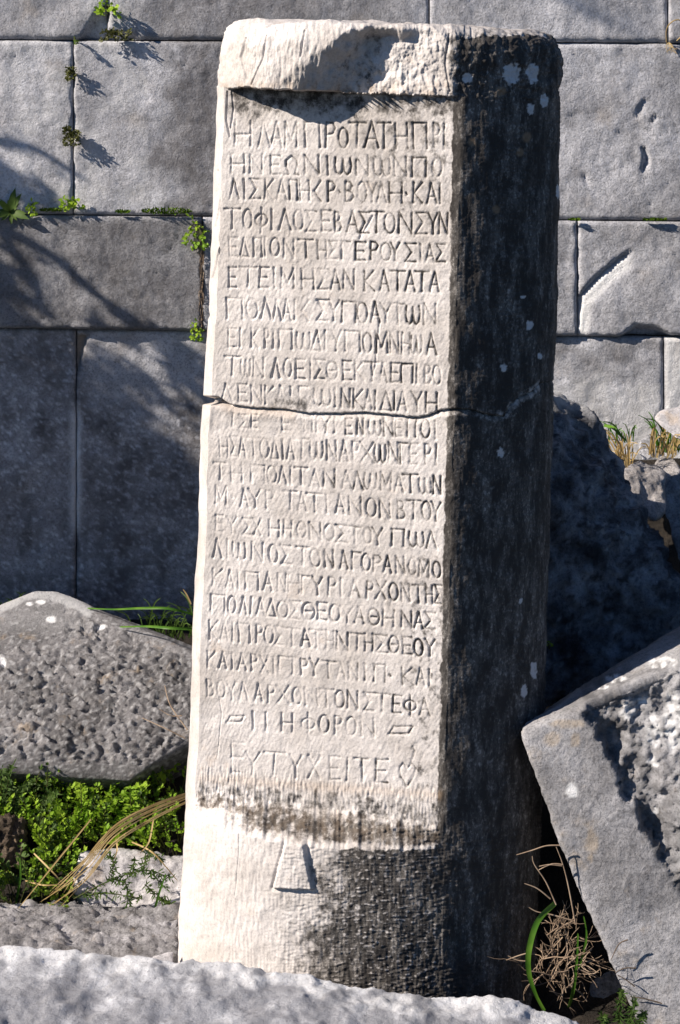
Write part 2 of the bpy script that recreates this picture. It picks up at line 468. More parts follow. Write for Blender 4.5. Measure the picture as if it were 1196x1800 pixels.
for (k, x0, x1, pr) in ((0, -900, -260, 0), (0, -260, 188, 0), (0, 188, 755, -0.002), (0, 755, 1175, 0.001), (0, 1175, 2100, 0.004),
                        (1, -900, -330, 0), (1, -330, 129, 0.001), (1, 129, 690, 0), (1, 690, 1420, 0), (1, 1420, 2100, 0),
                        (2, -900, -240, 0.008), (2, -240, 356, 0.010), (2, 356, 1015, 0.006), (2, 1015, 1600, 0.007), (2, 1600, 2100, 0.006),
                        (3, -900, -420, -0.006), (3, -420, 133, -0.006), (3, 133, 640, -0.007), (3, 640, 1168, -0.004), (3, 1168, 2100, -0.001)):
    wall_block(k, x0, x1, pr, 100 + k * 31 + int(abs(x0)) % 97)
cv = [at(-880, -320, WALLY), at(2080, -320, WALLY), at(2080, 1120, WALLY), at(-880, 1160, WALLY)]
cvv = [v + Vector((0, 0.035, 0)) - Vector((0, WALLY, 0.2)) for v in cv] + [v + Vector((0, 0.28, 0)) - Vector((0, WALLY, 0.2)) for v in cv]
mesh_np('joint_fill', np.array(cvv), [(0, 3, 2, 1), (4, 5, 6, 7), (0, 1, 5, 4), (1, 2, 6, 5), (2, 3, 7, 6), (3, 0, 4, 7)], M_mortar, wall, False)

# ------------------------------------------------------------------ the inscription: stroke letters
def circ(cx, cy, rx, ry, a0=0, a1=360, n=14):
    return [(cx + rx * math.sin(R(a0 + (a1 - a0) * i / n)), cy - ry * math.cos(R(a0 + (a1 - a0) * i / n))) for i in range(n + 1)]
G = {
 'A': [[(0, 1), (.5, 0), (1, 1)], [(.2, .66), (.8, .66)]],
 'B': [[(.1, 0), (.1, 1)], [(.1, 0), (.6, .05), (.8, .22), (.6, .42), (.15, .47)], [(.3, .47), (.8, .55), (.95, .76), (.7, .96), (.1, 1)]],
 'G': [[(.1, 1), (.1, 0), (1, 0)]],
 'D': [[(0, 1), (.5, 0), (1, 1), (0, 1)]],
 'E': [[(1, 0), (.1, 0), (.1, 1), (1, 1)], [(.1, .5), (.8, .5)]],
 'H': [[(.05, 0), (.05, 1)], [(.95, 0), (.95, 1)], [(.05, .52), (.95, .52)]],
 'Q': [circ(.5, .5, .5, .5), [(.25, .5), (.75, .5)]],
 'I': [[(.5, 0), (.5, 1)]],
 'K': [[(.1, 0), (.1, 1)], [(.95, 0), (.15, .52), (1, 1)]],
 'L': [[(0, 1), (.45, 0), (1, 1)]],
 'M': [[(.05, 1), (.08, 0), (.5, .72), (.92, 0), (.95, 1)]],
 'N': [[(.05, 1), (.05, 0), (.95, 1), (.95, 0)]],
 'O': [circ(.5, .5, .5, .5)],
 'P': [[(.05, 1), (.05, 0), (.95, 0), (.95, 1)]],           # pi
 'R': [[(.1, 1), (.1, 0), (.65, .03), (.95, .22), (.7, .45), (.1, .5)]],
 'S': [[(1, 0), (.05, 0), (.6, .48), (.05, 1), (1, 1)]],
 'T': [[(0, 0), (1, 0)], [(.5, 0), (.5, 1)]],
 'Y': [[(0, 0), (.5, .5), (1, 0)], [(.5, .5), (.5, 1)]],
 'F': [circ(.5, .52, .5, .3), [(.5, -.1), (.5, 1.15)]],
 'X': [[(0, 0), (1, 1)], [(1, 0), (0, 1)]],
 'w': [[(.05, .1), (0, .55), (.08, .88), (.28, 1), (.45, .85), (.5, .15), (.55, .85), (.74, 1), (.92, .88), (1, .55), (.93, .1)]],
 'W': [[(0, 1), (.3, 1), (.12, .6), (.12, .25), (.5, 0), (.88, .25), (.88, .6), (.7, 1), (1, 1)]],
 'V': [[(0, 0), (.5, 1), (1, 0)]],
 '.': [[(.4, .5), (.6, .55)]],
 '/': [[(.2, 0), (1, 0), (.8, 1), (0, 1), (.2, 0)]],
 '<': [[(1, 0), (0, .5), (1, 1)]],
 'h': [[(.5, 1), (.1, .55), (.05, .2), (.25, 0), (.5, .25), (.75, 0), (1, .2), (.9, .55), (.5, 1)], [(.7, 0), (.9, -.5), (.8, -.7)]],
}
# crop origin, top-left y, bottom-left y, top-right y, bottom-right y (crop pixels, 2.6 per photo pixel), letters with their left and right
TEXT = [
 ((360, 180), 85, 200, 96, 212, 'H135-215 L245-300 A302-355 M365-425 P455-530 R550-600 O612-655 T660-735 A732-795 T790-850 H870-930 P950-1018 R1045-1078 I1085-1105'),
 ((360, 180), 240, 322, 252, 340, 'H118-185 N205-265 E298-345 W365-430 N455-525 I545-580 w595-670 N690-750 w772-850 N865-925 P945-1015 O1040-1085'),
 ((360, 180), 350, 440, 372, 465, 'L115-155 I165-195 S205-255 K272-315 A330-375 P385-425 H432-480 <500-530 R560-598 .608-625 B640-682 O700-740 Y745-788 L788-830 H840-905 .915-930 K950-995 A1015-1060 I1065-1085'),
 ((360, 180), 488, 578, 508, 604, 'T88-160 O175-215 F230-285 I295-315 L340-395 O408-450 S460-510 E530-580 B592-625 A650-700 S705-752 T752-820 O822-870 N885-950 S962-1018 Y1022-1065 N1070-1112'),
 ((360, 180), 615, 700, 650, 730, 'E108-150 D160-200 P222-262 I268-282 O300-340 N360-410 T430-495 H515-558 S562-605 G622-665 E685-735 R755-795 O805-850 Y850-890 S915-965 I980-995 A1010-1050 S1055-1100'),
 ((360, 180), 755, 845, 775, 866, 'E105-142 T158-235 E245-290 I308-324 M345-410 H440-500 S515-565 A575-620 N632-685 K725-775 A800-842 T850-915 A917-962 T962-1025 A1030-1072'),
 ((350, 500), 60, 152, 92, 186, 'P120-200 O215-265 L280-328 L335-375 A380-418 I428-446 <470-500 S535-590 Y592-640 P650-720 O722-770 A785-825 Y830-880 T878-940 w945-1010 N1025-1085'),
 ((350, 500), 200, 282, 226, 325, 'E130-170 I180-195 K235-272 R298-322 I330-348 P362-428 w445-510 D515-560 I568-585 Y605-650 P665-740 O750-790 M805-865 N872-915 H925-965 w968-1020 A1040-1085'),
 ((350, 500), 328, 415, 370, 455, 'T120-190 w195-240 N250-300 L335-372 O390-425 E440-485 I503-520 S530-575 Q585-635 E655-697 K710-755 T758-822 A825-858 E875-915 P922-980 I988-1003 B1030-1065 O1070-1106'),
 ((350, 500), 455, 532, 498, 588, 'L105-155 E180-222 N240-292 K302-345 A358-392 I412-428 G455-500 w525-605 I615-632 N650-692 K702-750 A757-792 I798-812 D830-880 I885-900 A910-950 Y972-1020 H1035-1090'),
 ((350, 500), 592, 650, 622, 706, 'K100-140 I152-166 S190-232 E242-270 E380-420 O440-475 P482-522 I532-546 Y560-600 I612-628 E668-700 N722-752 w775-835 N842-888 E895-928 P950-992 O1015-1055 I1072-1088'),
 ((350, 500), 695, 785, 735, 828, 'H100-140 S148-182 A186-220 T222-288 O286-325 D335-368 I378-394 A405-440 T442-505 w510-570 N585-630 A645-682 R700-735 X738-800 w802-855 N865-912 G915-955 E960-1000 R1030-1062 I1076-1092'),
 ((340, 780), 90, 165, 148, 230, 'T100-155 H175-230 P265-335 O342-385 L392-430 I440-456 T468-524 A535-580 N595-650 A680-725 L730-775 w780-840 M855-908 A920-960 T958-1028 w1032-1090 N1095-1132'),
 ((340, 780), 195, 275, 270, 356, 'M100-155 .170-185 A215-252 Y256-310 R330-370 T415-475 A477-518 T522-590 I602-618 A650-690 N710-770 O790-835 N850-900 B930-970 T975-1040 O1045-1085 Y1088-1130'),
 ((340, 780), 330, 402, 405, 482, 'E100-135 Y155-198 S225-270 X275-310 H345-395 H412-452 Q475-515 N530-585 O600-645 S650-705 T708-770 O780-815 Y820-865 P905-965 w985-1055 L1065-1112'),
 ((340, 780), 435, 520, 535, 610, 'L90-130 I148-163 w180-240 N265-320 O345-385 S400-445 T472-530 O535-580 N600-642 A670-705 G722-765 O770-810 R820-860 A870-905 N925-966 O985-1018 M1030-1080 O1095-1130'),
 ((340, 780), 575, 652, 650, 732, 'K85-135 A150-185 I198-212 P235-300 A320-360 N385-425 H432-488 G492-530 Y545-590 R615-655 I668-682 A715-760 R790-825 X835-880 O895-935 N950-990 T1002-1058 H1062-1095 S1100-1136'),
 ((340, 780), 690, 770, 775, 848, 'P80-150 O160-195 L215-248 I258-272 A290-330 D335-380 O386-435 S440-490 Q500-555 E565-610 O625-670 Y675-733 A737-780 Q800-850 H865-920 N950-1000 A1010-1050 S1055-1105'),
 ((330, 1080), 30, 115, 115, 192, 'K100-145 A155-190 I203-217 P235-290 R315-347 O355-395 S400-440 T445-515 A520-560 T562-620 H635-670 N680-735 T745-808 H810-848 S855-915 Q920-965 E980-1025 O1035-1075 Y1085-1130'),
 ((330, 1080), 170, 242, 250, 328, 'K90-130 A145-180 I197-213 A230-270 R290-322 X335-372 I388-403 P415-485 R515-552 Y560-600 T607-680 A682-720 N735-780 I802-818 P850-905 .918-932 K975-1030 A1045-1085 I1097-1113'),
 ((330, 1080), 300, 377, 382, 462, 'B85-120 O135-170 Y180-220 L235-275 A305-340 R365-397 X410-465 O480-520 N535-595 T602-668 O675-715 N730-780 S805-850 T855-925 E935-977 F990-1045 A1060-1105'),
 ((330, 1080), 438, 520, 488, 572, 'I287-303 I348-362 H425-480 F520-580 O600-645 R670-706 O725-770 N790-855'),
 ((330, 1080), 575, 712, 652, 790, 'E190-255'),
 ((330, 1080), 618, 722, 678, 782, 'Y262-325 T345-440 Y465-520 X550-605 E645-695 I722-738 T765-830 E855-915'),
 ((330, 1080), 466, 492, 470, 494, '/175-255'),
 ((330, 1080), 512, 545, 512, 545, '/920-1030'),
 ((330, 1080), 682, 790, 682, 790, 'h965-1042'),
]
def strokes():
    k = 460.0 / 1196.0
    rnd = random.Random(3)
    out = []
    for (ox, oy), tl, bl, tr, br, txt in TEXT:
        xs0, xs1 = 100.0, 1100.0
        for tok in txt.split():
            ch = tok[0]; a, b = [float(q) for q in tok[1:].split('-')]
            m = (a + b) / 2; f = (m - xs0) / (xs1 - xs0)
            y0 = tl + (tr - tl) * f; y1 = bl + (br - bl) * f
            if ch in '/h': f = 0; y0, y1 = tl, bl
            sh = rnd.uniform(-0.04, 0.04); dy = rnd.uniform(-3, 3)
            if ch == 'O' and txt.startswith('H135'): y0 += 25
            dep = rnd.uniform(0.6, 1.12) * (0.6 if ch == 'h' else 1)
            for pl in G[ch]:
                q = []
                for (u, v) in pl:
                    x = a + (b - a) * u + sh * (v - .5) * (y1 - y0)
                    y = y0 + (y1 - y0) * v + dy + (x - m) * (tr - tl) / (xs1 - xs0) * (0 if ch in '/h' else 1)
                    q.append((ox + x * k, oy + y * k))
                out.append((q, dep, ch in 'OQFwWBRh'))
    return out

# ------------------------------------------------------------------ the inscribed column
COLX, LEAN, HT = (626 - HORX) * 3.2 / FPX, R(2.15), 1.485
col = thing('inscribed_column', 'white and black weathered marble column shaft with a recessed panel of Greek lettering', 'column', (COLX, 0, 0.0), rot=(0, LEAN, 0))

def build_column():
    a0, bf, bb = 0.2755, 0.185, 0.26
    def arc(f0, f1, step):
        n = max(3, int(abs(f1 - f0) * 0.235 / step))
        return np.linspace(f0, f1, n, endpoint=False)
    ph = np.concatenate([arc(R(-104), R(-74), 0.002), arc(R(-74), R(-40), 0.0008), arc(R(-40), R(31), 0.00105), arc(R(31), R(102), 0.0021), arc(R(102), R(256), 0.012)])
    rr = 0.042
    zb = np.linspace(-0.12, HT - rr, int((HT - rr + 0.12) / 0.00135))
    tt = np.linspace(0, 1, 60)[1:]
    ztop = np.concatenate([zb, HT - rr + rr * np.sin(tt * math.pi / 2)])
    inset = np.concatenate([zb * 0, rr * (1 - np.cos(tt * math.pi / 2))])
    # the flat top: rings closing to the middle
    rings = np.linspace(0.02, 0.165, 24)
    ztop = np.concatenate([ztop, np.full(24, HT)]); inset = np.concatenate([inset, rr + rings])
    nP, nZ = len(ph), len(ztop)
    PH = np.broadcast_to(ph[None, :], (nZ, nP)); Zl = np.broadcast_to(ztop[:, None], (nZ, nP)).copy()
    ins = np.broadcast_to(inset[:, None], (nZ, nP))
    A = a0 - 0.0125 * np.clip(Zl / HT, 0, 1)
    bY = np.where(np.cos(PH) > 0, bf, bb)
    # bow the back corners less than the front so the plan stays round
    X = (A - ins) * np.sin(PH); Y = -(bY - ins * bY / A) * np.cos(PH)
    # the tapering sides wander a little
    wob = 0.0035 * fbm(PH * 2.2, Zl * 3.5, None, 8, 3) * np.maximum(sstep(0.62, 1.0, PH), sstep(1.75, 2.2, PH))
    X = X * (1 + wob / 0.27); Y = Y * (1 + wob / 0.2)
    # recessed panel: a chord cut across the front-left
    zf = np.clip(Zl / HT, 0, 1)
    xa = (-0.935 - 0.012 * zf) * A; xb = (0.435 - 0.055 * zf) * A
    ya = -bf * np.sqrt(1 - (xa / A) ** 2); yb = -bf * np.sqrt(1 - (xb / A) ** 2)
    tpl = (X - xa) / (xb - xa)
    plane = ya + (yb - ya) * tpl
    cut = np.where((tpl > 0) & (tpl < 1) & (np.cos(PH) > 0), np.maximum(plane - Y, 0), 0)
    def proj(X, Y, Z):
        c, s = math.cos(LEAN), math.sin(LEAN)
        w = np.stack([(COLX + c * X + s * Z).ravel(), Y.ravel(), (-s * X + c * Z).ravel()], 1)
        a, b = project(w)
        return a.reshape(X.shape), b.reshape(X.shape)
    ppx, ppy = proj(X, Y + cut, Zl)            # where the panel plane is seen
    opx, opy = proj(X, Y, Zl)                  # where the uncut drum is seen
    jc = int(np.argmin(np.abs(ph - R(-15))))
    zsort = ppy[:len(zb), jc]
    z_of = lambda y: float(np.interp(-y, -zsort, zb))
    zlip, z1, z0 = z_of(162), z_of(1418), z_of(1418) - 0.036
    nzl = 0.0022 * vnoise(X * 40, X * 0 + 3, None, 21) + 0.0012 * vnoise(X * 150, X * 0 + 8, None, 22)
    up = sstep(zlip - 0.0012, zlip + 0.0012, Zl - nzl)
    dn = 1 - np.clip((Zl - 2 * nzl - z0) / (z1 - z0), 0, 1)
    mask = (1 - up) * (1 - dn)
    # broken lip over the right half of the panel
    xl = 505 + (125 - opy) * 1.55 + 14 * fbm(opx / 40, opy / 40, None, 31, 3)
    xr = 662 + 8 * vnoise(opy / 22, opx * 0, None, 32)
    f = sstep(0, 1, (opx - xl) / np.maximum(xr - xl, 12))
    fr = up * f * sstep(40, 66, opy + 10 * vnoise(opx / 30, opx * 0, None, 33))
    lipcut = np.maximum(cut - 0.010, 0) * fr
    # small bites out of the lip edge further left
    D = cut * mask + np.where(up > 0.5, lipcut, 0)
    Y2 = Y + D
    px, py = proj(X, Y2, Zl)
    front = np.cos(PH) > -0.3
    # ---- relief, measured inward
    d = np.zeros_like(X)
    panel = (mask > 0.5) & (tpl > 0) & (tpl < 1)
    edge = sstep(0, 0.02, tpl) * sstep(0, 0.02, 1 - tpl)
    pm = np.where(panel, edge, 0)
    d += pm * (0.0008 * fbm(px / 34, py / 34, None, 1, 3) + 0.00030 * fbm(px / 9, py / 10, None, 2, 3, 0.6))
    # slanting chisel dressing on the panel, upright combing near its foot
    foot = sstep(1325, 1372, py - (px - 350) * 0.08)
    d += pm * (1 - foot) * 0.00035 * vnoise((px + py * 0.5) / 5, (py - px * 0.4) / 16, None, 5)
    d += pm * foot * 0.0015 * vnoise(px / 4.2, py / 15, None, 6)
    top = up * front
    d += top * (0.0035 * fbm(px / 45, py / 60, None, 11, 4) + 0.0014 * fbm(px / 7, py / 22, None, 12, 3))
    d += top * fr * (0.0028 * fbm(px / 24, py / 24, None, 13, 5, 0.55))
    low = dn * front
    d += low * (0.0012 * fbm(px / 40, py / 40, None, 14, 3) + 0.0012 * vnoise(px / 12, py / 3.8, None, 15) * sstep(420, 560, px) + 0.0008 * vnoise(px / 5, py / 22, None, 16))
    ledge = dn * (1 - dn) * 4 * (cut > 0.004)
    d += ledge * (0.003 * fbm(px / 22, py / 10, None, 17, 4, 0.6))
    side = np.where((tpl >= 1) | (tpl <= 0), 1.0, 0.0) * front
    d += side * ((0.0003 + 0.0007 * (np.abs(PH - 0.6) > 0.45)) * vnoise(px / 5, py / 45, None, 18) + (0.0003 + 0.0006 * sstep(830, 900, px)) * vnoise(px / 8, py / 4, None, 19) * (px > 760) + 0.0016 * fbm(px / 50, py / 70, None, 20, 3))
    # panel's chipped right arris and left border
    d += 0.0012 * np.exp(-((tpl - 1) / 0.008) ** 2) * (mask > 0.3) * (0.6 + 0.8 * vnoise(py / 11, py * 0, None, 41))
    # ---- letters
    carve = np.zeros_like(X)
    rowpy = py[:, jc]
    for q, dep, rnd in strokes():
        ys = [p[1] for p in q]; xs = [p[0] for p in q]
        y0, y1 = min(ys) - 8, max(ys) + 8
        xm = (min(xs) + max(xs)) / 2
        jj = np.where((px[len(zb) // 2] > min(xs) - 70) & (px[len(zb) // 2] < max(xs) + 70) & (np.cos(ph) > 0))[0]
        ii = np.where((rowpy[:len(zb)] > y0 - 60) & (rowpy[:len(zb)] < y1 + 60))[0]
        sub = np.ix_(ii, jj)
        P, Q = px[sub], py[sub]
        w = 3.0
        acc = carve[sub]
        for s0, s1 in zip(q[:-1], q[1:]):
            ds, t = seg_dist(P, Q, s0, s1)
            ww = w if rnd else w * (0.85 + 0.4 * np.abs(2 * t - 1) ** 3)
            acc = np.maximum(acc, dep * np.clip(1 - ds / ww, 0, 1))
        carve[sub] = acc
    worn = 0.42 + 0.58 * sstep(-0.35, 0.3, fbm(px / 60, py / 40, None, 51, 3))
    # the surface flaked away beside the break
    flake = spoly(px, py, [(350, 720), (400, 728), (560, 740), (600, 752), (540, 772), (430, 768), (350, 760)], 10) * 0.75
    flake = np.maximum(flake, 0.6 * spoly(px, py, [(468, 690), (552, 695), (548, 722), (470, 722)], 8))
    flake = np.maximum(flake, 0.7 * spoly(px, py, [(352, 1228), (388, 1232), (390, 1262), (370, 1270), (352, 1265)], 10))
    worn = worn * (1 - 0.1 * (1 - sstep(430, 640, px)) * sstep(560, 700, py))
    d += 0.0036 * carve * np.maximum(worn - 0.4 * flake, 0) * pm + 0.002 * flake * pm
    # ---- hairline cracks
    for pts, w, dp in (
        ([(384, 300), (388, 350), (378, 400), (386, 440), (372, 490)], 1.6, 0.003), ([(364, 545), (372, 590), (370, 640)], 1.5, 0.002),
        ([(432, 66), (424, 100), (437, 140)], 2, 0.003), ([(470, 62), (462, 104), (445, 148)], 1.6, 0.003), ([(536, 58), (528, 100)], 1.6, 0.003),
        ([(402, 162), (398, 210), (404, 240)], 2, 0.003), ([(410, 160), (412, 190), (406, 225)], 2, 0.002),
        ([(420, 1455), (421, 1490), (413, 1575)], 1.2, 0.0009), ([(385, 1230), (388, 1255), (384, 1290), (380, 1330)], 1.3, 0.0008), ([(395, 70), (392, 140)], 2, 0.002),
        ([(640, 390), (632, 420), (655, 380)], 2, 0.002), ([(668, 560), (660, 640), (655, 660)], 1.8, 0.002), ([(790, 60), (783, 110), (792, 160)], 2, 0.004)):
        d += dp * (1 - sstep(0.3, w * 1.4, poly_dist(px, py, pts))) * front
    # ---- the boss left standing under the ledge
    bpts = [(505, 1474), (533, 1474), (551, 1562), (482, 1560)]
    d -= 0.0085 * spoly(px, py, bpts, 3.5) * low * sstep(1450, 1500, py)
    d += 0.0028 * (1 - sstep(0, 5, poly_dist(px, py, [(500, 1478), (478, 1562), (552, 1568), (540, 1480)]))) * low * (1 - spoly(px, py, bpts, 1.5))
    # ---- the break right through the shaft
    crk = [(330, 700), (360, 701), (385, 703), (405, 713), (440, 718), (500, 721), (545, 728), (600, 728), (640, 726), (690, 731), (735, 735), (752, 731), (775, 722), (800, 720), (830, 721), (862, 731), (885, 733), (897, 712), (915, 698), (935, 690), (950, 675), (1010, 660)]
    cx, cy = zip(*crk)
    cyv = np.interp(px, cx, cy) + 1.6 * vnoise(px / 9, px * 0, None, 61)
    dc = py - cyv
    ds = np.abs(dc)
    d += front * (0.008 * (1 - sstep(0.5, 3.0 - 1.0 * sstep(790, 830, px), ds)) * (1 - 0.8 * sstep(935, 965, px)) + 0.0045 * (1 - 0.8 * sstep(780, 830, px)) * (1 - sstep(2, 11 + 6 * vnoise(px / 30, px * 0, None, 62), dc)) * (dc > 0))
    d += front * 0.014 * spoly(px, py, [(350, 697), (385, 699), (408, 714), (380, 712), (350, 708)], 3)
    # ---- push inward (toward the axis)
    nrm_x, nrm_y = np.sin(PH) / A, -np.cos(PH) / bY
    tx, ty = (xb - xa), (yb - ya)
    L = np.hypot(tx, ty)
    pnx, pny = ty / L, -tx / L
    nl = np.hypot(nrm_x, nrm_y); nrm_x = nrm_x / nl; nrm_y = nrm_y / nl
    w = np.clip(mask, 0, 1) * ((tpl > 0) & (tpl < 1))
    NX = nrm_x * (1 - w) + pnx * w; NY = nrm_y * (1 - w) + pny * w
    inner = np.clip((0.0 + ins - rr) / 0.03, 0, 1)
    X3 = X - NX * d * (1 - inner); Y3 = Y2 - NY * d * (1 - inner)
    X3 = X3 + 0.004 * fbm(Zl * 4, Zl * 0, None, 72, 3) * (1 - sstep(-0.25, 0.0, X)) * (np.cos(PH) > -0.2)
    Z3 = Zl + sstep(HT - 0.09, HT - 0.01, Zl) * 0.006 * fbm(X * 16, Y * 16, None, 71, 4)
    # ---- what the stone is coated with, plus shade painted on the lip facet
    nz = fbm(px / 42, py / 60, None, 81, 4)
    nf = fbm(px / 14, py / 22, None, 82, 3)
    crust_and_shade = np.zeros_like(X)
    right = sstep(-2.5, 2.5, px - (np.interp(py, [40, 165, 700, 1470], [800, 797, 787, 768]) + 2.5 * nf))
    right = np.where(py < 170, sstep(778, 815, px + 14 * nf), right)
    crust_and_shade = np.maximum(crust_and_shade, right * np.where(front, 0.93 + 0.1 * nz, 0.8))
    crust_and_shade = np.where(up * (py < 62 + 4 * nf) * (px < 960) > 0.5, crust_and_shade * 0.35, crust_and_shade)
    lowc = sstep(500, 670, px + 45 * nz + 20 * nf + (py - 1500) * 0.22) * dn * (1 - 0.8 * spoly(px, py, bpts, 6))
    rib = -vnoise(px / 12, py / 3.8, None, 15) - 0.7 * vnoise(px / 6, py / 5, None, 115)
    lowc = lowc * (1 - 0.55 * sstep(0.05, 0.6, rib) * sstep(540, 620, px) * (1 - sstep(740, 860, px)))
    lowc = lowc * (1 - 0.7 * sstep(0.72, 0.88, dn) * (1 - sstep(0.985, 1.0, dn)) * (px < 765))
    crust_and_shade = np.maximum(crust_and_shade, lowc * 0.95)
    crust_and_shade = np.maximum(crust_and_shade, pm * 0.70 * (1 - sstep(180, 228, py + 14 * nf)) * (0.8 + 0.5 * nz))
    crust_and_shade = np.maximum(crust_and_shade, pm * 0.40 * sstep(520, 720, px + 30 * nz) * (1 - sstep(230, 560, py)) * np.clip(0.55 + 1.2 * nf, 0, 1.1))
    crust_and_shade = np.maximum(crust_and_shade, pm * 0.56 * sstep(1366, 1392, py - (px - 355) * 0.075 + 12 * nf) * np.clip(0.8 + 0.7 * nf, 0.1, 1))
    crust_and_shade = np.maximum(crust_and_shade, pm * 0.5 * sstep(670, 750, px) * sstep(900, 1000, py) * np.clip(0.15 + 1.3 * nf, 0, 1))
    crust_and_shade = np.maximum(crust_and_shade, ledge * (0.80 + 0.35 * nf) * sstep(375, 470, px) * (1 - 0.6 * sstep(0.8, 0.95, dn)))
    crust_and_shade = np.maximum(crust_and_shade, pm * carve * np.clip(0.16 + 0.66 * sstep(450, 720, px + 60 * nz) + 0.25 * (py < 520), 0, 0.95))
    crust_and_shade = np.maximum(crust_and_shade, 0.5 * spoly(px, py, [(480, 694), (550, 698), (540, 722), (470, 720)], 12) * pm)
    crust_and_shade = np.maximum(crust_and_shade, 0.45 * (up * fr) * (1 - sstep(650, 690, px)) * np.clip(0.6 + nf, 0, 1))  # shade painted on the lip facet that turns from the sun
    crk_pale = (1 - sstep(4, 16, np.abs(dc - 2))) * (0.35 + 0.65 * sstep(860, 900, px)) * (px > 780) * (px < 950) * np.clip(0.8 + nf, 0, 1)
    crust_and_shade = crust_and_shade * (1 - 0.75 * crk_pale * (px < 960))
    tint = 0.12 * ledge * np.clip(0.6 + nf, 0, 1) + 0.22 * (1 - sstep(0, 16, np.abs(dc - 6))) * (px < 520) + 0.35 * up * (1 - sstep(4, 26, 160 - py)) * (px < 790) * np.clip(0.4 + nf, 0, 1)
    tint = np.maximum(tint, 0.25 * pm * np.exp(-((py - 1368 - (px - 355) * .07) / 9) ** 2))
    lich_and_lit = np.zeros_like(X)
    for (x, y, rx, ry) in ((823, 137, 9, 9), (900, 130, 15, 19), (937, 130, 11, 17), (957, 177, 7, 13), (933, 192, 6, 10), (981, 336, 4, 13), (885, 646, 6, 7), (932, 572, 6, 9), (881, 796, 6, 9), (949, 626, 3, 6),
                           (939, 1178, 6, 15), (921, 1215, 5, 12), (916, 1056, 3, 5), (921, 522, 5, 3)):
        rr_ = np.hypot((px - x) / rx, (py - y) / ry) + 0.34 * fbm(px / 6, py / 6, None, 90, 2)
        lich_and_lit = np.maximum(lich_and_lit, 1 - sstep(0.9, 1.08, rr_))
    for (x, y, r_) in ((881, 160, 10), (927, 240, 10), (915, 268, 8), (873, 368, 8), (830, 250, 9)):
        tint = np.maximum(tint, 0.45 * (1 - sstep(0.6, 1.1, np.hypot(px - x, py - y) / r_ + 0.2 * nf)))
    lich_and_lit *= (px > 790)
    crust_and_shade = np.clip(crust_and_shade, 0, 1); tint = np.clip(tint, 0, 1)
    # ---- mesh, split along the break into the two lengths of the shaft
    V = np.stack([X3.ravel(), Y3.ravel(), Z3.ravel()], 1)
    i = (np.arange(nZ - 1)[:, None] * nP + np.arange(nP)[None, :])
    j = (np.arange(nZ - 1)[:, None] * nP + ((np.arange(nP) + 1) % nP)[None, :])
    F = np.stack([i.ravel(), j.ravel(), (j + nP).ravel(), (i + nP).ravel()], 1)
    zc = Zl[:, jc][np.argmin(np.abs(rowpy[:len(zb)] - 727))]
    upv = np.where(front.ravel(), (dc < 0).ravel(), (Zl > zc).ravel())
    upf = upv[F[:, 0]]
    for nm, sel in (('lower_shaft', ~upf), ('upper_shaft', upf)):
        Fs = F[sel]
        used = np.unique(Fs)
        re = np.full(len(V), -1); re[used] = np.arange(len(used))
        Vs = V[used]; Fr = re[Fs]
        if nm == 'upper_shaft':                # close the middle of the top
            lastring = re[(nZ - 1) * nP + np.arange(nP)]
            c = len(Vs)
            Vs = np.concatenate([Vs, [[0, 0.02, HT]]])
            tri = np.stack([lastring, np.roll(lastring, -1), np.full(nP, c), np.full(nP, c)], 1)
            at_ = {k: np.concatenate([v.ravel()[used], [0.5]]) for k, v in (('crust_and_shade', crust_and_shade), ('tint', tint), ('lichen', lich_and_lit))}
            o = mesh_np(nm, Vs, [tuple(r) for r in Fr.tolist()] + [tuple(r[:3]) for r in tri.tolist()], M_col, col, True, at_) if False else mesh_np(nm, Vs, Fr, M_col, col, True, at_)
            mesh_cap = None
        else:
            at_ = {k: v.ravel()[used] for k, v in (('crust_and_shade', crust_and_shade), ('tint', tint), ('lichen', lich_and_lit))}
            mesh_np(nm, Vs, Fr, M_col, col, True, at_)
build_column()

# ------------------------------------------------------------------ stones on the left
def facets(x, y, seed):
    """cells that each tilt their own way, like the scars left by a pick"""
    ix, iy = np.floor(x), np.floor(y)
    best = np.full(x.shape, 9.0); out = np.zeros(x.shape)
    for dx in (-1, 0, 1):
        for dy in (-1, 0, 1):
            h = _hash(ix + dx, iy + dy, ix * 0, seed)
            ox = x - (ix + dx + (h & 1023) / 1023.0); oy = y - (iy + dy + ((h >> 10) & 1023) / 1023.0)
            d = np.hypot(ox, oy); nb = d < best
            v = (((h >> 20) & 63) / 31.5 - 1) * 0.55 + ox * ((h >> 8 & 255) / 127.5 - 1) * 1.0 + oy * (0.9 + 0.5 * ((h & 255) / 127.5 - 1))
            out = np.where(nb, v, out); best = np.where(nb, d, best)
    return out
def peck_disp(V, N, px, py):
    u = V[:, 0] / 0.0135; v = (V[:, 1] * 0.84 + V[:, 2] * 0.54) / 0.0135
    u = u + 0.5 * vnoise(u * 0.7, v * 0.7, None, 5); v = v + 0.5 * vnoise(u * 0.7, v * 0.7, None, 6)
    face = sstep(0.32, 0.52, N[:, 2])
    zone = np.maximum(sstep(0, 50, px - 95 + 25 * vnoise(py / 20, px / 20, None, 3)), sstep(1110, 1165, py)) * sstep(8, 30, py - np.interp(px, [0, 66, 100, 150, 345], [1070, 1036, 1039, 1066, 1140]))
    h = facets(u, v, 9) * 0.0052 + facets(u * 2.1, v * 2.1, 19) * 0.0022
    h -= 0.006 * sstep(0.45, 0.8, vnoise(u * 0.8, v * 0.8, None, 29) + 0.3)
    return face * zone * h
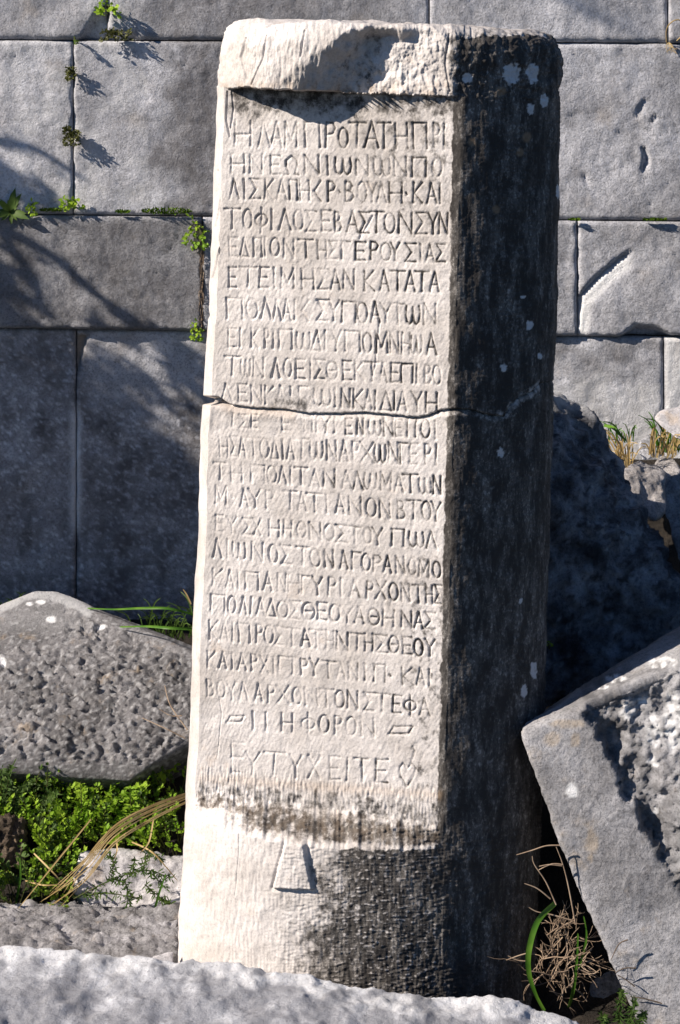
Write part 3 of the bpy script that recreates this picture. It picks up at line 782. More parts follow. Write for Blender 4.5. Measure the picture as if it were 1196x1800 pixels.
def peck_attr(V, N, px, py):
    nz = fbm(px / 25, py / 25, None, 3, 3)
    l = np.zeros(len(px))
    for (x, y, rx, ry) in ((91, 1089, 11, 7), (52, 1062, 7, 4), (3, 1162, 8, 7), (72, 1058, 9, 4), (180, 1100, 9, 5)):
        l = np.maximum(l, 1 - sstep(0.75, 1.1, np.hypot((px - x) / rx, (py - y) / ry) + 0.3 * nz))
    l = np.maximum(l, 0.12 * (1 - sstep(120, 170, px + 20 * nz)) * (1 - sstep(1095, 1125, py)))
    l = np.maximum(l, 0.45 * (1 - sstep(0, 8, py - np.interp(px, [-40, 0, 45, 75, 110, 150], [1095, 1075, 1052, 1048, 1058, 1078]) - 4 * nz)) * (px < 160))
    l = np.maximum(l, 0.3 * sstep(0.1, 0.6, fbm(px / 8, py / 6, None, 4, 3)))
    return {'lichen': l, 'crust_and_shade': 0.35 * sstep(1330, 1370, py) + 0 * px}  # shade under the overhang painted as a darker lower front
P = [at(-420, 1240, .66), at(0, 1072, .70), at(66, 1036, .74), at(100, 1039, .74), at(150, 1066, .72), at(232, 1097, .70), at(345, 1140, .67), at(520, 1210, .60),
     at(500, 1215, .50), at(322, 1296, .43), at(262, 1345, .40), at(228, 1374, .395), at(150, 1362, .40), at(60, 1345, .40), at(-60, 1320, .41), at(-420, 1335, .42)]
P += [at(-400, 1400, .55), at(60, 1400, .55), at(225, 1425, .53), at(290, 1400, .56), at(480, 1330, .74), at(480, 1250, .78), at(0, 1180, .82), at(-400, 1250, .8)]
rock('pecked_block', P, 0.0036, M_peck, 'grey fallen block with a pecked sloping face left of the column', 'stone block', peck_disp, 2, 0.003, 7, 4, peck_attr)

def slab_disp(V, N, px, py):
    return 0.010 * fbm(V[:, 0] * 22, V[:, 1] * 40, V[:, 2] * 40, 6, 5, 0.6) - 0.010 * np.abs(fbm(V[:, 0] * 16, V[:, 1] * 45, V[:, 2] * 30, 16, 4, 0.6))
P = [at(-260, 1580, .215), at(0, 1583, .215), at(150, 1586, .21), at(318, 1590, .21), at(316, 1640, .10), at(313, 1710, -.01), at(0, 1710, -.02), at(-260, 1700, -.02)]
P += [v - Vector((0, 0, 0.16)) for v in P]
rock('flat_slab', P, 0.0042, M_slab, 'rough grey brown slab lying flat between the foreground block and the weeds', 'stone slab', slab_disp, 3, 0.006, 10, 14)
rock('stone_chip', [at(262, 1700, -.06), at(268, 1680, -.055), at(290, 1670, -.05), at(308, 1670, -.05), at(308, 1712, -.07), at(262, 1712, -.08), at(300, 1692, -.03), at(270, 1720, -.03)], 0.003, M_pale, 'small pale stone wedged between the slab and the column foot', 'stone', None, 3, 0.003, 20, 5)
P = [at(128, 1530, .26), at(140, 1502, .28), at(172, 1490, .30), at(190, 1496, .32), at(225, 1500, .32), at(330, 1502, .32), at(335, 1590, .23), at(150, 1600, .22), at(126, 1560, .24), at(335, 1620, .26), at(150, 1620, .26), at(240, 1515, .4), at(330, 1520, .4), at(160, 1520, .37)]
rock('pale_stone', P, 0.004, M_pale, 'white rounded stone lying among weeds left of the column foot', 'stone', lambda V, N, px, py: 0.004 * fbm(V[:, 0] * 40, V[:, 1] * 40, V[:, 2] * 60, 4, 4), 4, 0.006, 12, 23)
P = [at(-40, 1460, .30), at(0, 1452, .30), at(28, 1430, .32), at(44, 1440, .32), at(46, 1490, .30), at(40, 1525, .28), at(-40, 1540, .27), at(0, 1440, .36), at(40, 1460, .38), at(-40, 1480, .38)]
rock('earth_clod', P, 0.003, M_clod, 'crumbly brown clod of earth at the left edge in the weeds', 'clod', lambda V, N, px, py: 0.009 * fbm(V[:, 0] * 60, V[:, 1] * 60, V[:, 2] * 60, 4, 4, .65), 2, 0.006, 20, 33)

# the block in the very front
def fg_disp(V, N, px, py):
    return 0.0035 * fbm(V[:, 0] * 35, V[:, 1] * 35, V[:, 2] * 35, 6, 4, .55)
def fg_attr(V, N, px, py):
    crest = np.interp(px, [-200, 0, 100, 310, 600, 850, 1040, 1150], [1640, 1662, 1668, 1692, 1728, 1764, 1802, 1850])
    nz = fbm(px / 55, py / 40, None, 73, 4)
    w = 1 - sstep(0, 40, (py - crest) + 48 * nz)
    return {'lichen': 0.55 * w, 'crust_and_shade': 0.85 * (1 - w) * np.clip(0.75 + 0.5 * nz, 0, 1)}
P = [at(-400, 1620, -.3), at(0, 1655, -.3), at(130, 1672, -.305), at(310, 1686, -.3), at(600, 1722, -.3), at(850, 1757, -.3), at(1000, 1790, -.3), at(1060, 1815, -.3), at(1150, 1880, -.3)]
P += [at(-400, 1700, -.4), at(0, 1738, -.4), at(600, 1800, -.4), at(1000, 1850, -.38)]
P += [at(-400, 1990, -.68), at(0, 2040, -.68), at(600, 2110, -.66), at(1080, 2090, -.6)]
P += [Vector((v.x, v.y + (0.04 if i < 9 else 0), -0.05)) for i, v in enumerate(P)]
rock('foreground_block', P, 0.004, M_fg, 'large white and grey marble block across the bottom foreground', 'stone block', fg_disp, 3, 0.008, 8, 61, fg_attr)

# ------------------------------------------------------------------ stones on the right
def bould_disp(V, N, px, py):
    return 0.020 * fbm(V[:, 0] * 6, V[:, 1] * 6, V[:, 2] * 6, 66, 4) + 0.016 * np.abs(fbm(V[:, 0] * 13, V[:, 1] * 13, V[:, 2] * 13, 67, 5, .65))
P = [at(900, 700, .44), at(965, 690, .46), at(1005, 692, .48), at(1040, 712, .48), at(1056, 745, .46), at(1064, 790, .43), at(1114, 868, .40), at(1174, 960, .34), at(1192, 1050, .28), at(1185, 1120, .27), at(1120, 1240, .27), at(900, 1260, .24),
     at(960, 790, .33), at(1010, 860, .30), at(920, 900, .27), at(1060, 980, .26), at(900, 740, .54), at(1030, 760, .53), at(1150, 1000, .48), at(900, 1100, .55)]
rock('dark_boulder', P, 0.006, M_dark, 'large dark boulder in the shade right behind the column', 'boulder', bould_disp, 5, 0.006, 9, 77,
     lambda V, N, px, py: {'lichen': 0.55 * (1 - sstep(0, 40, py - 700)) * (px < 1050) + 0.16 * sstep(0.3, 0.7, fbm(px / 30, py / 30, None, 5, 3)) + 0.5 * sstep(0.45, 0.75, fbm(px / 12, py / 12, None, 6, 4, .65)) * sstep(-0.2, 0.4, fbm(px / 50, py / 50, None, 7, 2)), 'crust_and_shade': 0.8 * sstep(0.1, 0.6, fbm(px / 20, py / 24, None, 8, 4, .6))})  # pale crest is painted sunlight, the scattered patches are lichen
P = [at(1083, 838, .64), at(1100, 818, .66), at(1122, 806, .68), at(1150, 812, .70), at(1172, 832, .68), at(1168, 900, .62), at(1150, 914, .60), at(1110, 893, .60), at(1090, 865, .62), at(1120, 830, .76), at(1165, 850, .76), at(1150, 900, .74)]
rock('brown_rock', P, 0.0035, M_tan, 'rounded brown grey rock resting on the dark boulder', 'rock', None, 5, 0.010, 14, 81)
P = [at(1166, 850, .38), at(1178, 834, .40), at(1230, 825, .40), at(1300, 870, .38), at(1300, 1090, .30), at(1215, 1020, .29), at(1185, 975, .32), at(1163, 905, .36), at(1250, 850, .55), at(1300, 1000, .5)]
rock('grey_rock', P, 0.0045, M_dark, 'grey rock in the shade cut by the right edge below the grass', 'rock', None, 5, 0.010, 12, 83)
P = [at(1152, 735, .72), at(1165, 722, .73), at(1200, 708, .74), at(1290, 700, .74), at(1290, 800, .68), at(1190, 775, .68), at(1160, 752, .70), at(1230, 730, .84), at(1290, 740, .84)]
rock('white_rock', P, 0.0045, M_pale, 'white rock at the right edge against the foot of the wall', 'rock', None, 4, 0.007, 12, 85)
P = [at(1120, 795, .73), at(1124, 772, .75), at(1140, 766, .76), at(1152, 780, .75), at(1150, 806, .73), at(1130, 812, .72), at(1138, 780, .81), at(1146, 800, .80)]
rock('grey_pebble', P, 0.003, M_wall, 'small pale grey stone in the grass above the brown rock', 'stone', None, 3, 0.004, 20, 87)
P = [at(1148, 812, .71), at(1162, 798, .73), at(1185, 800, .73), at(1198, 830, .70), at(1180, 850, .68), at(1150, 842, .69), at(1170, 810, .80), at(1195, 830, .78)]
rock('tan_stone', P, 0.003, M_tan, 'flat tan stone among dry grass beside the brown rock', 'stone', None, 3, 0.004, 20, 89)

def tb_disp(V, N, px, py):
    line = [(1020, 1250), (1050, 1290), (1085, 1370), (1120, 1440), (1150, 1500), (1196, 1575), (1300, 1720)]
    cx = np.interp(py, [p[1] for p in line], [p[0] for p in line])
    d = px - cx + 16 * fbm(px / 45, py / 45, None, 3, 3) + 6 * fbm(px / 11, py / 11, None, 4, 3)
    inb = sstep(0, 10, d) * sstep(0.1, 0.55, -N[:, 1])
    rag = fbm(V[:, 0] * 11, V[:, 1] * 11, V[:, 2] * 11, 92, 4, 0.45)
    deep = 0.003 + 0.011 * sstep(0, 14, d) * (1 - sstep(40, 85, d + 25 * fbm(px / 30, py / 30, None, 96, 3)))
    pit = 0.022 * (1 - sstep(0.5, 1.1, np.hypot((px - 1075) / 32, (py - 1305) / 40)))
    return -inb * (deep + 0.026 * rag + 0.006 * fbm(px / 11, py / 11, None, 95, 4, .65) + pit) + 0.0012 * fbm(px / 12, py / 12, None, 93, 3)
def tb_attr(V, N, px, py):
    nz = fbm(px / 22, py / 22, None, 94, 4)
    l = np.zeros(len(px))
    for (x, y, rx, ry) in ((1160, 1163, 30, 10), (1083, 1191, 19, 7), (1058, 1206, 13, 4), (1105, 1250, 17, 17), (1132, 1235, 7, 10), (1150, 1290, 15, 26), (1185, 1270, 17, 55), (1005, 1388, 9, 14), (1155, 1432, 6, 6), (1146, 1340, 10, 8)):
        l = np.maximum(l, 1 - sstep(0.8, 1.1, np.hypot((px - x) / rx, (py - y) / ry) + 0.25 * nz))
    t = np.zeros(len(px))
    for (x, y, rx, ry) in ((1041, 1480, 13, 22), (1038, 1508, 5, 8), (970, 1300, 16, 12), (1012, 1300, 10, 14), (1000, 1272, 35, 8)):
        t = np.maximum(t, 0.5 * (1 - sstep(0.7, 1.1, np.hypot((px - x) / rx, (py - y) / ry) + 0.3 * nz)))
    line = [(1020, 1250), (1085, 1370), (1150, 1500), (1196, 1575), (1300, 1720)]
    cx = np.interp(py, [p[1] for p in line], [p[0] for p in line])
    c = 0.75 * sstep(-4, 12, px - cx + 10 * nz) * np.clip(0.65 + nz, 0, 1) * (1 - 0.7 * sstep(60, 100, px - cx))  # shadow in the break painted dark, weaker toward its lit right side
    return {'lichen': l * np.where(px - cx > 4, np.clip(0.55 + 1.3 * fbm(px / 9, py / 9, None, 97, 3), 0, 1), 1), 'tint': t, 'crust_and_shade': c}
P = [at(915, 1288, -.15), at(985, 1490, -.17), at(1065, 1660, -.19), at(1165, 1900, -.22), at(1340, 1108, -.15), at(1560, 1640, -.22), at(920, 1276, -.135), at(930, 1268, -.11),
     at(972, 1238, .06), at(1060, 1190, .08), at(1130, 1140, .10), at(1330, 1020, .12), at(1250, 1880, .1), at(1560, 1560, .15), at(1400, 1900, -.2), at(1030, 1258, -.155)]
P = [at(HORX + FPX * v.x / (v.y - CAMY), HORY + FPX * (CAMZ - v.z) / (v.y - CAMY), v.y + 0.018) for v in P]
rock('tilted_block', P, 0.0042, M_block, 'grey marble block tilted on its corner, broken edge with white lichen, right of the column', 'stone block', tb_disp, 3, 0.004, 8, 91, tb_attr)
P = [at(1020, 1850, -.05), at(1040, 1720, -.05), at(1085, 1690, -.03), at(1130, 1740, -.02), at(1180, 1850, -.05), at(1100, 1750, .1), at(1030, 1800, .08), at(1110, 1900, -.1)]
rock('low_stone', P, 0.005, M_dark, 'small dark stone in the shade below the tilted block', 'stone', None, 4, 0.01, 12, 95)

# ------------------------------------------------------------------ plants
class MB:
    def __init__(s): s.v = []; s.f = []
    def leaf(s, p, d, up, L, W, fold=0.25, bend=0.0):
        p = Vector(p); d = Vector(d).normalized(); sd = d.cross(Vector(up))
        if sd.length < 1e-4: sd = d.cross(Vector((1, 0.3, 0.2)))
        sd.normalize(); n = sd.cross(d)
        b = len(s.v)
        for t, w in ((0.0, 0.08), (0.35, 0.95), (0.7, 0.75), (1.0, 0.0)):
            c = p + d * (L * t) - n * (bend * L * t * t)
            s.v += [c + sd * (W * w * .5) + n * (fold * W * w * .5), c, c - sd * (W * w * .5) + n * (fold * W * w * .5)]
        for i in range(3):
            o = b + i * 3
            s.f += [(o, o + 1, o + 4, o + 3), (o + 1, o + 2, o + 5, o + 4)]
    def tube(s, pts, r0, r1=None, k=5):
        r1 = r0 if r1 is None else r1
        pts = [Vector(p) for p in pts]; n = len(pts); b = len(s.v)
        for i, p in enumerate(pts):
            t = (pts[min(i + 1, n - 1)] - pts[max(i - 1, 0)]).normalized()
            a = t.orthogonal().normalized(); c = t.cross(a)
            r = r0 + (r1 - r0) * i / (n - 1)
            for j in range(k):
                q = 2 * math.pi * j / k
                s.v.append(p + a * (r * math.cos(q)) + c * (r * math.sin(q)))
        for i in range(n - 1):
            for j in range(k):
                s.f.append((b + i * k + j, b + i * k + (j + 1) % k, b + (i + 1) * k + (j + 1) % k, b + (i + 1) * k + j))
    def ribbon(s, pts, w, face=(0, -1, 0.2), fold=0.3):
        pts = [Vector(p) for p in pts]; n = len(pts); b = len(s.v)
        for i, p in enumerate(pts):
            t = (pts[min(i + 1, n - 1)] - pts[max(i - 1, 0)]).normalized()
            sd = t.cross(Vector(face)).normalized(); nn = sd.cross(t)
            ww = w * (0.55 + 0.45 * math.sin(math.pi * min(1, i / (n - 1) * 1.0 + 0.18))) * (1 if i < n - 1 else 0.15)
            s.v += [p + sd * ww * .5 + nn * (ww * fold * .5), p, p - sd * ww * .5 + nn * (ww * fold * .5)]
        for i in range(n - 1):
            o = b + i * 3
            s.f += [(o, o + 1, o + 4, o + 3), (o + 1, o + 2, o + 5, o + 4)]
    def build(s, name, mat, parent=None, origin=None):
        V = np.array([tuple(v) for v in s.v])
        return mesh_np(name, V, s.f, mat, parent, True, None, origin)

def spline(pts, n=8):
    pts = [Vector(p) for p in pts]; out = []
    for i in range(len(pts) - 1):
        p0 = pts[max(i - 1, 0)]; p1 = pts[i]; p2 = pts[i + 1]; p3 = pts[min(i + 2, len(pts) - 1)]
        for k in range(n):
            t = k / n
            out.append(0.5 * ((2 * p1) + (p2 - p0) * t + (2 * p0 - 5 * p1 + 4 * p2 - p3) * t * t + (3 * p1 - p0 - 3 * p2 + p3) * t ** 3))
    return out + [pts[-1]]

def rv(s=1.0): return Vector((random.uniform(-s, s), random.uniform(-s, s), random.uniform(-s, s)))

def wall_weed(px, py, rx, ry, nst, leafL, mat, label, droop=0.0, name='wall_weed', out=0.018, y=None):
    """a little rosette rooted in a wall joint"""
    y = WALLY - 0.005 if y is None else y
    root = at(px, py, y)
    t = thing(name, label, 'plant', root, 'weeds rooted in the wall joints')
    st, lf = MB(), MB()
    s = 1.0 / PXW
    for i in range(nst):
        e = Vector((random.uniform(-rx, rx) * s, -random.uniform(0.3, 1.0) * out, random.uniform(-ry, ry) * s - droop * s * random.random()))
        mid = e * 0.5 + Vector((0, -0.005, 0.006))
        st.tube([Vector((0, 0.006, 0)), mid, e], 0.0007, 0.0004, 4)
        for k in range(random.randint(3, 5)):
            lf.leaf(e + rv(leafL * 0.5), (e.normalized() + rv(0.9)), Vector((0, -1, 0.5)) + rv(0.5), leafL * random.uniform(.6, 1.2), leafL * random.uniform(.45, .8))
    st.build('stem', M_olive, t); lf.build('leaves', mat, t)
    return t

wall_weed(190, 14, 18, 12, 16, 0.011, M_green, 'bright green weed at the very top of the wall, left', 0)
wall_weed(205, 62, 26, 9, 50, 0.006, M_olive, 'low weed patch on the notch ledge under the topmost bright weed', 0)
wall_weed(131, 71, 7, 5, 7, 0.006, M_dgreen, 'tiny weed where the first upright joint meets the top bed joint')
wall_weed(127, 128, 7, 9, 30, 0.006, M_olive, 'small dark weed in the upright joint, upper of two there', 0, out=0.014)
wall_weed(128, 239, 13, 14, 75, 0.006, M_olive, 'round dark tufted weed half way down the upright joint', 0, out=0.018)
wall_weed(128, 362, 16, 10, 15, 0.010, M_green, 'bright green weed at the foot of the upright wall joint', 0, out=0.018)
wall_weed(58, 362, 8, 12, 8, 0.009, M_green, 'narrow green weed beside the big leaved one on the ledge')
wall_weed(345, 392, 18, 14, 26, 0.009, M_green, 'leafy bright green weed on the wall ledge touching the column', 34, out=0.025)
wall_weed(346, 577, 8, 16, 14, 0.008, M_green, 'small green weed low in the joint against the column edge', 6, out=0.02)
# big leaved weed at the left edge
t = thing('wall_weed', 'dark green weed with broad pointed leaves at the left edge of the wall ledge', 'plant', at(18, 372, WALLY - 0.01), 'weeds rooted in the wall joints')
lf, st = MB(), MB()
for ang in range(0, 360, 20):
    a = R(ang + random.uniform(-22, 22)); L = random.uniform(0.018, 0.055)
    d = Vector((math.cos(a), -random.uniform(.15, .9), math.sin(a) * 0.75))
    lf.leaf((0, 0, 0), d, (0, -1, 0.3), L, L * 0.33, 0.3, 0.25)
st.tube([(0, 0.01, -0.005), (0, -0.004, 0)], 0.003, 0.002)
lf.build('leaves', M_dgreen, t); st.build('stem', M_olive, t)

def moss(x0, x1, y0, hgt, label):
    mb = MB()
    n = int((x1 - x0) * 5)
    for i in range(n):
        x = random.uniform(x0, x1); f = math.sin(math.pi * (x - x0) / (x1 - x0)) ** 0.5
        p = at(x, y0 + random.uniform(-1, 1) * hgt * f * 0.7, WALLY - 0.009 - random.uniform(0, 0.010) * f)
        mb.leaf(p, Vector((random.uniform(-.6, .6), -0.7, random.uniform(-.1, 1))), (0, -1, 0.4), random.uniform(.004, .008), 0.0026)
    o = mb.build('moss_cushion', M_moss, None, tuple(at((x0 + x1) / 2, y0, WALLY)))
    tag(o, label, 'moss', 'moss cushions on the wall ledge')
moss(250, 336, 372, 8, 'long dark moss cushion on the wall ledge left of the column')
moss(72, 110, 370, 4, 'short dark moss cushion on the ledge near the left edge')
moss(203, 228, 373, 3, 'smallest moss cushion on the ledge between two others')
moss(1000, 1020, 387, 2.5, 'thin moss fringe on the joint right of the column')
moss(1130, 1172, 387, 2.5, 'sparse moss fringe on the joint near the right edge')

# dry pale roots hanging in the joint at the upper right
rt = MB()
rt.tube(spline([at(1172, 74, WALLY - 0.004), at(1172, 52, WALLY - 0.02), at(1182, 38, WALLY - 0.03), at(1196, 36, WALLY - 0.03), at(1204, 55, WALLY - 0.025), at(1190, 72, WALLY - 0.012)]), 0.0012)
for i in range(14):
    rt.tube(spline([at(1176, 74, WALLY - 0.004), at(1176 + random.uniform(-6, 8), 82, WALLY - 0.014), at(1178 + random.uniform(-8, 14), 88 + random.uniform(-3, 8), WALLY - 0.02)], 3), 0.0006, 0.0003, 4)
tag(rt.build('dry_root', M_straw, None, tuple(at(1176, 74, WALLY))), 'pale looped dry root in the wall joint at the upper right', 'root')
rt = MB()
for i in range(40):
    q = random.uniform(400, 560)
    rt.tube(spline([at(356, q, WALLY - .002), at(356 + random.uniform(-7, 5), q + random.uniform(4, 14), WALLY - 0.016), at(355 + random.uniform(-6, 4), q + random.uniform(18, 40), WALLY - 0.008)], 3), 0.0006, 0.0004, 4)
tag(rt.build('dry_root', M_twig, None, tuple(at(356, 480, WALLY))), 'brown hanging rootlets in the wall joint beside the column', 'root')

# weeds on the left: parsley-like ground cover
def gpoint(px, y):
    x = (px - HORX) / FPX * (y - CAMY)
    return Vector((x, y, float(ground_z(x, y))))

def frond(st, lf, root, tip, size, n=5):
    pts = spline([root, root.lerp(tip, .5) + Vector((0, 0, size * .4)), tip], 4)
    st.tube(pts, 0.0011, 0.0006, 4)
    ax = (pts[-1] - pts[-3]).normalized()
    sd = ax.cross(Vector((0, -0.4, 1))).normalized()
    for k in range(n):
        t = 1 - k / n * 0.55
        p = pts[min(len(pts) - 1, int(t * (len(pts) - 1)))]
        for sg in (-1, 1):
            d = ax * 0.6 + sd * sg * (0.7 if k else 0.25) + rv(0.3)
            L = size * random.uniform(.7, 1.15) * (0.8 if k == 0 else 1.0)
            for j in range(3):
                dd = d + sd * 0.5 * (j - 1) + rv(.25)
                lf.leaf(p + d.normalized() * L * 0.25, dd, Vector((0, -0.5, 1)) + rv(.5), L * random.uniform(.5, .9), L * random.uniform(.3, .5))

st, lf, dk = MB(), MB(), MB()
for i in range(780):
    px = random.uniform(-80, 318); y = random.uniform(0.22, 0.47)
    if px > 130 and y < 0.33: continue
    if px < 62 and 0.25 < y < 0.36: continue
    r = gpoint(px, y)
    h = random.uniform(0.02, 0.065) + 0.035 * (px < 90) * random.random()
    tip = r + Vector((random.uniform(-.03, .03), random.uniform(-.035, .01), h))
    frond(st, lf if random.random() < (0.35 if px < 110 and y > .15 else 0.8) else dk, r, tip, random.uniform(0.009, 0.018), 4)
g = thing('ground_weeds', 'low bright green leafy weeds covering the soil left of the column', 'weeds', gpoint(150, 0.35)); g['kind'] = 'stuff'
for nm, m, mt in (('stem', st, M_olive), ('bright_leaves', lf, M_green), ('dark_leaves', dk, M_dgreen)):
    o = m.build(nm, mt); o.data.transform(Matrix.Translation(-g.location)); o.parent = g; o['kind'] = 'stuff'

def upright(px, py0, py1, y, label, lean=0.0, n=9, size=0.013, mat=None, cat='plant', name='leafy_weed'):
    root = at(px, py0, y); tip = at(px + lean, py1, y - 0.01)
    t = thing(name, label, cat, root)
    st, lf = MB(), MB()
    pts = spline([Vector((0, 0, 0)), (tip - root) * .5 + rv(.004), tip - root], 6)
    st.tube(pts, 0.0014, 0.0006, 5)
    for k in range(n):
        p = pts[int((0.25 + 0.75 * k / n) * (len(pts) - 1))]
        for q in range(4):
            a = random.uniform(0, 6.28)
            d = Vector((math.cos(a), math.sin(a) * .7, 0.35))
            L = size * (1.15 - 0.6 * k / n)
            for j in (-1, 0, 1):
                lf.leaf(p + d * L * .4, d + Vector((-d.y, d.x, 0)) * j * .7 + rv(.2), Vector((0, -.4, 1)) + rv(.3), L * .8, L * .42)
    st.build('stem', M_olive, t); lf.build('leaves', mat or M_green, t)
upright(226, 1450, 1385, .37, 'upright bright green weed before the shaded end of the pecked block', 2, 9, 0.015)
upright(140, 1470, 1374, .37, 'tallest feathery green weed below the pecked block', 2, 10, 0.014)
upright(186, 1470, 1412, .36, 'short green weed between the two tall upright ones', 2, 7, 0.012)
upright(282, 1450, 1402, .36, 'thin dark weed beside the column over the straw', 1, 8, 0.009, M_dgreen)

def bristly(px0, py0, path, y, label, nb, spread, name='spiny_weed', cat='plant'):
    """wiry stems with tiny needle leaves"""
    root = at(px0, py0, y)
    t = thing(name, label, cat, root)
    st, lf = MB(), MB()
    for q in path:
        pts = spline([at(a, b, y + dy) - root for (a, b, dy) in q], 8)
        st.tube(pts, 0.0012, 0.0007, 4)
        for p in pts[1:]:
            for k in range(nb):
                a = random.uniform(0, 6.28)
                lf.leaf(p + rv(.002), Vector((math.cos(a), -.3, math.sin(a))) + rv(.3), (0, -1, .3), random.uniform(.6, 1.2) * spread, spread * .2)
    st.build('stem', M_olive, t); lf.build('needle_leaves', M_dgreen, t)
bristly(240, 1590, [[(130, 1580, -.03), (200, 1545, -.04), (260, 1530, -.04), (300, 1545, -.03)], [(200, 1545, -.04), (222, 1555, -.04), (225, 1590, -.03)], [(250, 1532, -.04), (262, 1500, -.04), (285, 1510, -.03)],
                    [(150, 1575, -.03), (190, 1570, -.04), (250, 1580, -.04)], [(255, 1555, -.04), (285, 1580, -.03), (300, 1588, -.03)], [(195, 1545, -.04), (200, 1515, -.04), (185, 1500, -.03)], [(232, 1538, -.04), (238, 1512, -.04)], [(262, 1530, -.04), (290, 1560, -.03)]], .235,
        'wiry dark green spiny weed spreading over the white rounded stone', 4, 0.011)
bristly(1090, 1830, [[(1085, 1830, 0), (1088, 1790, -.01), (1092, 1742, -.02)], [(1100, 1830, 0), (1108, 1790, -.02), (1116, 1758, -.03)], [(1070, 1830, 0), (1064, 1800, -.02), (1060, 1788, -.03)], [(1110, 1830, 0), (1124, 1800, -.02), (1132, 1780, -.02)]], -.24,
        'grey green needle leaved weed at the bottom right corner', 7, 0.010)
bristly(20, 1420, [[(5, 1450, .0), (12, 1390, -.01), (22, 1345, -.02)], [(30, 1450, 0), (38, 1395, -.01), (50, 1375, -.01)], [(-10, 1440, 0), (-4, 1380, 0), (4, 1352, 0)], [(60, 1450, 0), (75, 1410, 0), (98, 1395, -.01)], [(20, 1440, 0), (26, 1400, 0), (14, 1370, 0)]], .38,
        'feathery dark weed at the left edge under the pecked block', 6, 0.012)

def straw_bundle():
    b = MB()
    for i in range(12):
        o = random.uniform(-16, 14)
        b.ribbon(spline([at(330, 1402 + o * .6, .24), at(262, 1432 + o, .2), at(200, 1470 + o * 1.2, .18), at(150, 1530 + o * 1.4, .18), at(70 + random.uniform(-10, 50), 1585 + o, .2)], 6), 0.0019)
    for (p, q, r_) in (((160, 1440), (95, 1520), (30, 1600)), ((60, 1500), (90, 1530), (118, 1560)), ((45, 1548), (80, 1556), (120, 1552)), ((270, 1440), (262, 1480), (246, 1500)), ((232, 1480), (270, 1500), (314, 1550)), ((205, 1475), (206, 1495), (200, 1512))):
        b.ribbon(spline([at(*p, .22), at(*q, .19), at(*r_, .2)], 6), 0.0026)
    o = b.build('straw_bundle', M_straw, None, tuple(at(200, 1480, .2)))
    tag(o, 'bundle of dry yellow grass stalks slanting from the column to the slab', 'dry grass')
straw_bundle()
def one_blade(name, pts, w, mat, label, cat='grass', group=None):
    b = MB(); b.ribbon(spline([at(*p) for p in pts], 8), w)
    return tag(b.build(name, mat, None, tuple(at(*pts[0]))), label, cat, group)
one_blade('long_grass', [(345, 1082, .6), (300, 1070, .58), (250, 1069, .6), (200, 1071, .65), (152, 1069, .7)], 0.0045, M_blade, 'long green blade arching left from behind the column, upper one')
one_blade('long_grass', [(345, 1106, .58), (300, 1104, .57), (260, 1101, .6), (210, 1102, .64)], 0.005, M_blade, 'short green blade just under the long arching one')
one_blade('long_grass', [(336, 1062, .5), (328, 1045, .5), (322, 1036, .5)], 0.003, M_straw, 'short dry stalk standing against the column above the green blades')
one_blade('long_grass', [(28, 1590, .24), (36, 1540, .22), (34, 1500, .22)], 0.004, M_blade, 'pale green blade standing in the weeds at the lower left')
one_blade('long_grass', [(272, 1600, .21), (280, 1570, .19), (292, 1535, .18)], 0.004, M_blade, 'green blade in front of the white rounded stone')
tw = MB()
tw.tube(spline([at(330, 1283, .40), at(300, 1240, .42), at(290, 1205, .46)], 5), 0.0013, 0.0007)
tw.tube(spline([at(326, 1298, .38), at(290, 1280, .38), at(250, 1262, .41)], 5), 0.0012, 0.0006)
tw.tube(spline([at(320, 1258, .38), at(300, 1258, .41), at(280, 1246, .42)], 5), 0.0009, 0.0005)
tag(tw.build('dry_twig', M_twig, None, tuple(at(326, 1290, .38))), 'thin dark twigs lying over the pecked block beside the column', 'twig')

def tuft(px, y, n, w, hmin, hmax, mat, label, lean=0.0, py=None, cat='grass'):
    b = MB()
    for i in range(n):
        r = at(px + random.uniform(-w, w), (py or 800) + random.uniform(-4, 6), y + random.uniform(-.02, .02))
        h = random.uniform(hmin, hmax); a = random.uniform(-1, 1)
        tip = r + Vector((a * h * 0.7 + lean * h, random.uniform(-.6, .3) * h, h * random.uniform(.5, 1)))
        b.ribbon(spline([r, r.lerp(tip, .5) + Vector((0, 0, h * .25)), tip], 5), random.uniform(.0018, .0034))
    return tag(b.build('grass_tuft', mat, None, tuple(at(px, py or 800, y))), label, cat, 'grass tufts along the foot of the wall')
tuft(1185, .76, 46, 34, .03, .09, M_blade, 'green grass tuft at the right edge below the white rock', 0, 790)
tuft(1090, .74, 14, 24, .03, .06, M_blade, 'thin green grass between the dark boulder and the grey pebble', -.3, 775)
tuft(1092, .68, 40, 20, .03, .085, M_straw, 'dry yellow grass tuft above the brown rock on the boulder side', -.1, 822)
tuft(1165, .72, 30, 26, .03, .075, M_straw, 'dry yellow grass among the small stones near the right edge', .1, 800)
tuft(300, .76, 50, 60, .03, .09, M_dgreen, 'dark grass in the shade at the wall foot left of the column', 0, 1120)
tuft(20, .80, 40, 60, .03, .07, M_dgreen, 'dark grass in the shade at the wall foot behind the pecked block', 0, 1090)
one_blade('long_grass', [(1062, 748, .55), (1078, 752, .52), (1092, 766, .5), (1102, 775, .5)], 0.006, M_blade, 'dark arching blade over the top of the dark boulder')
upright(966, 1140, 1128, .18, 'tiny sunlit green sprig in the dark gap beside the column', -4, 4, 0.006)

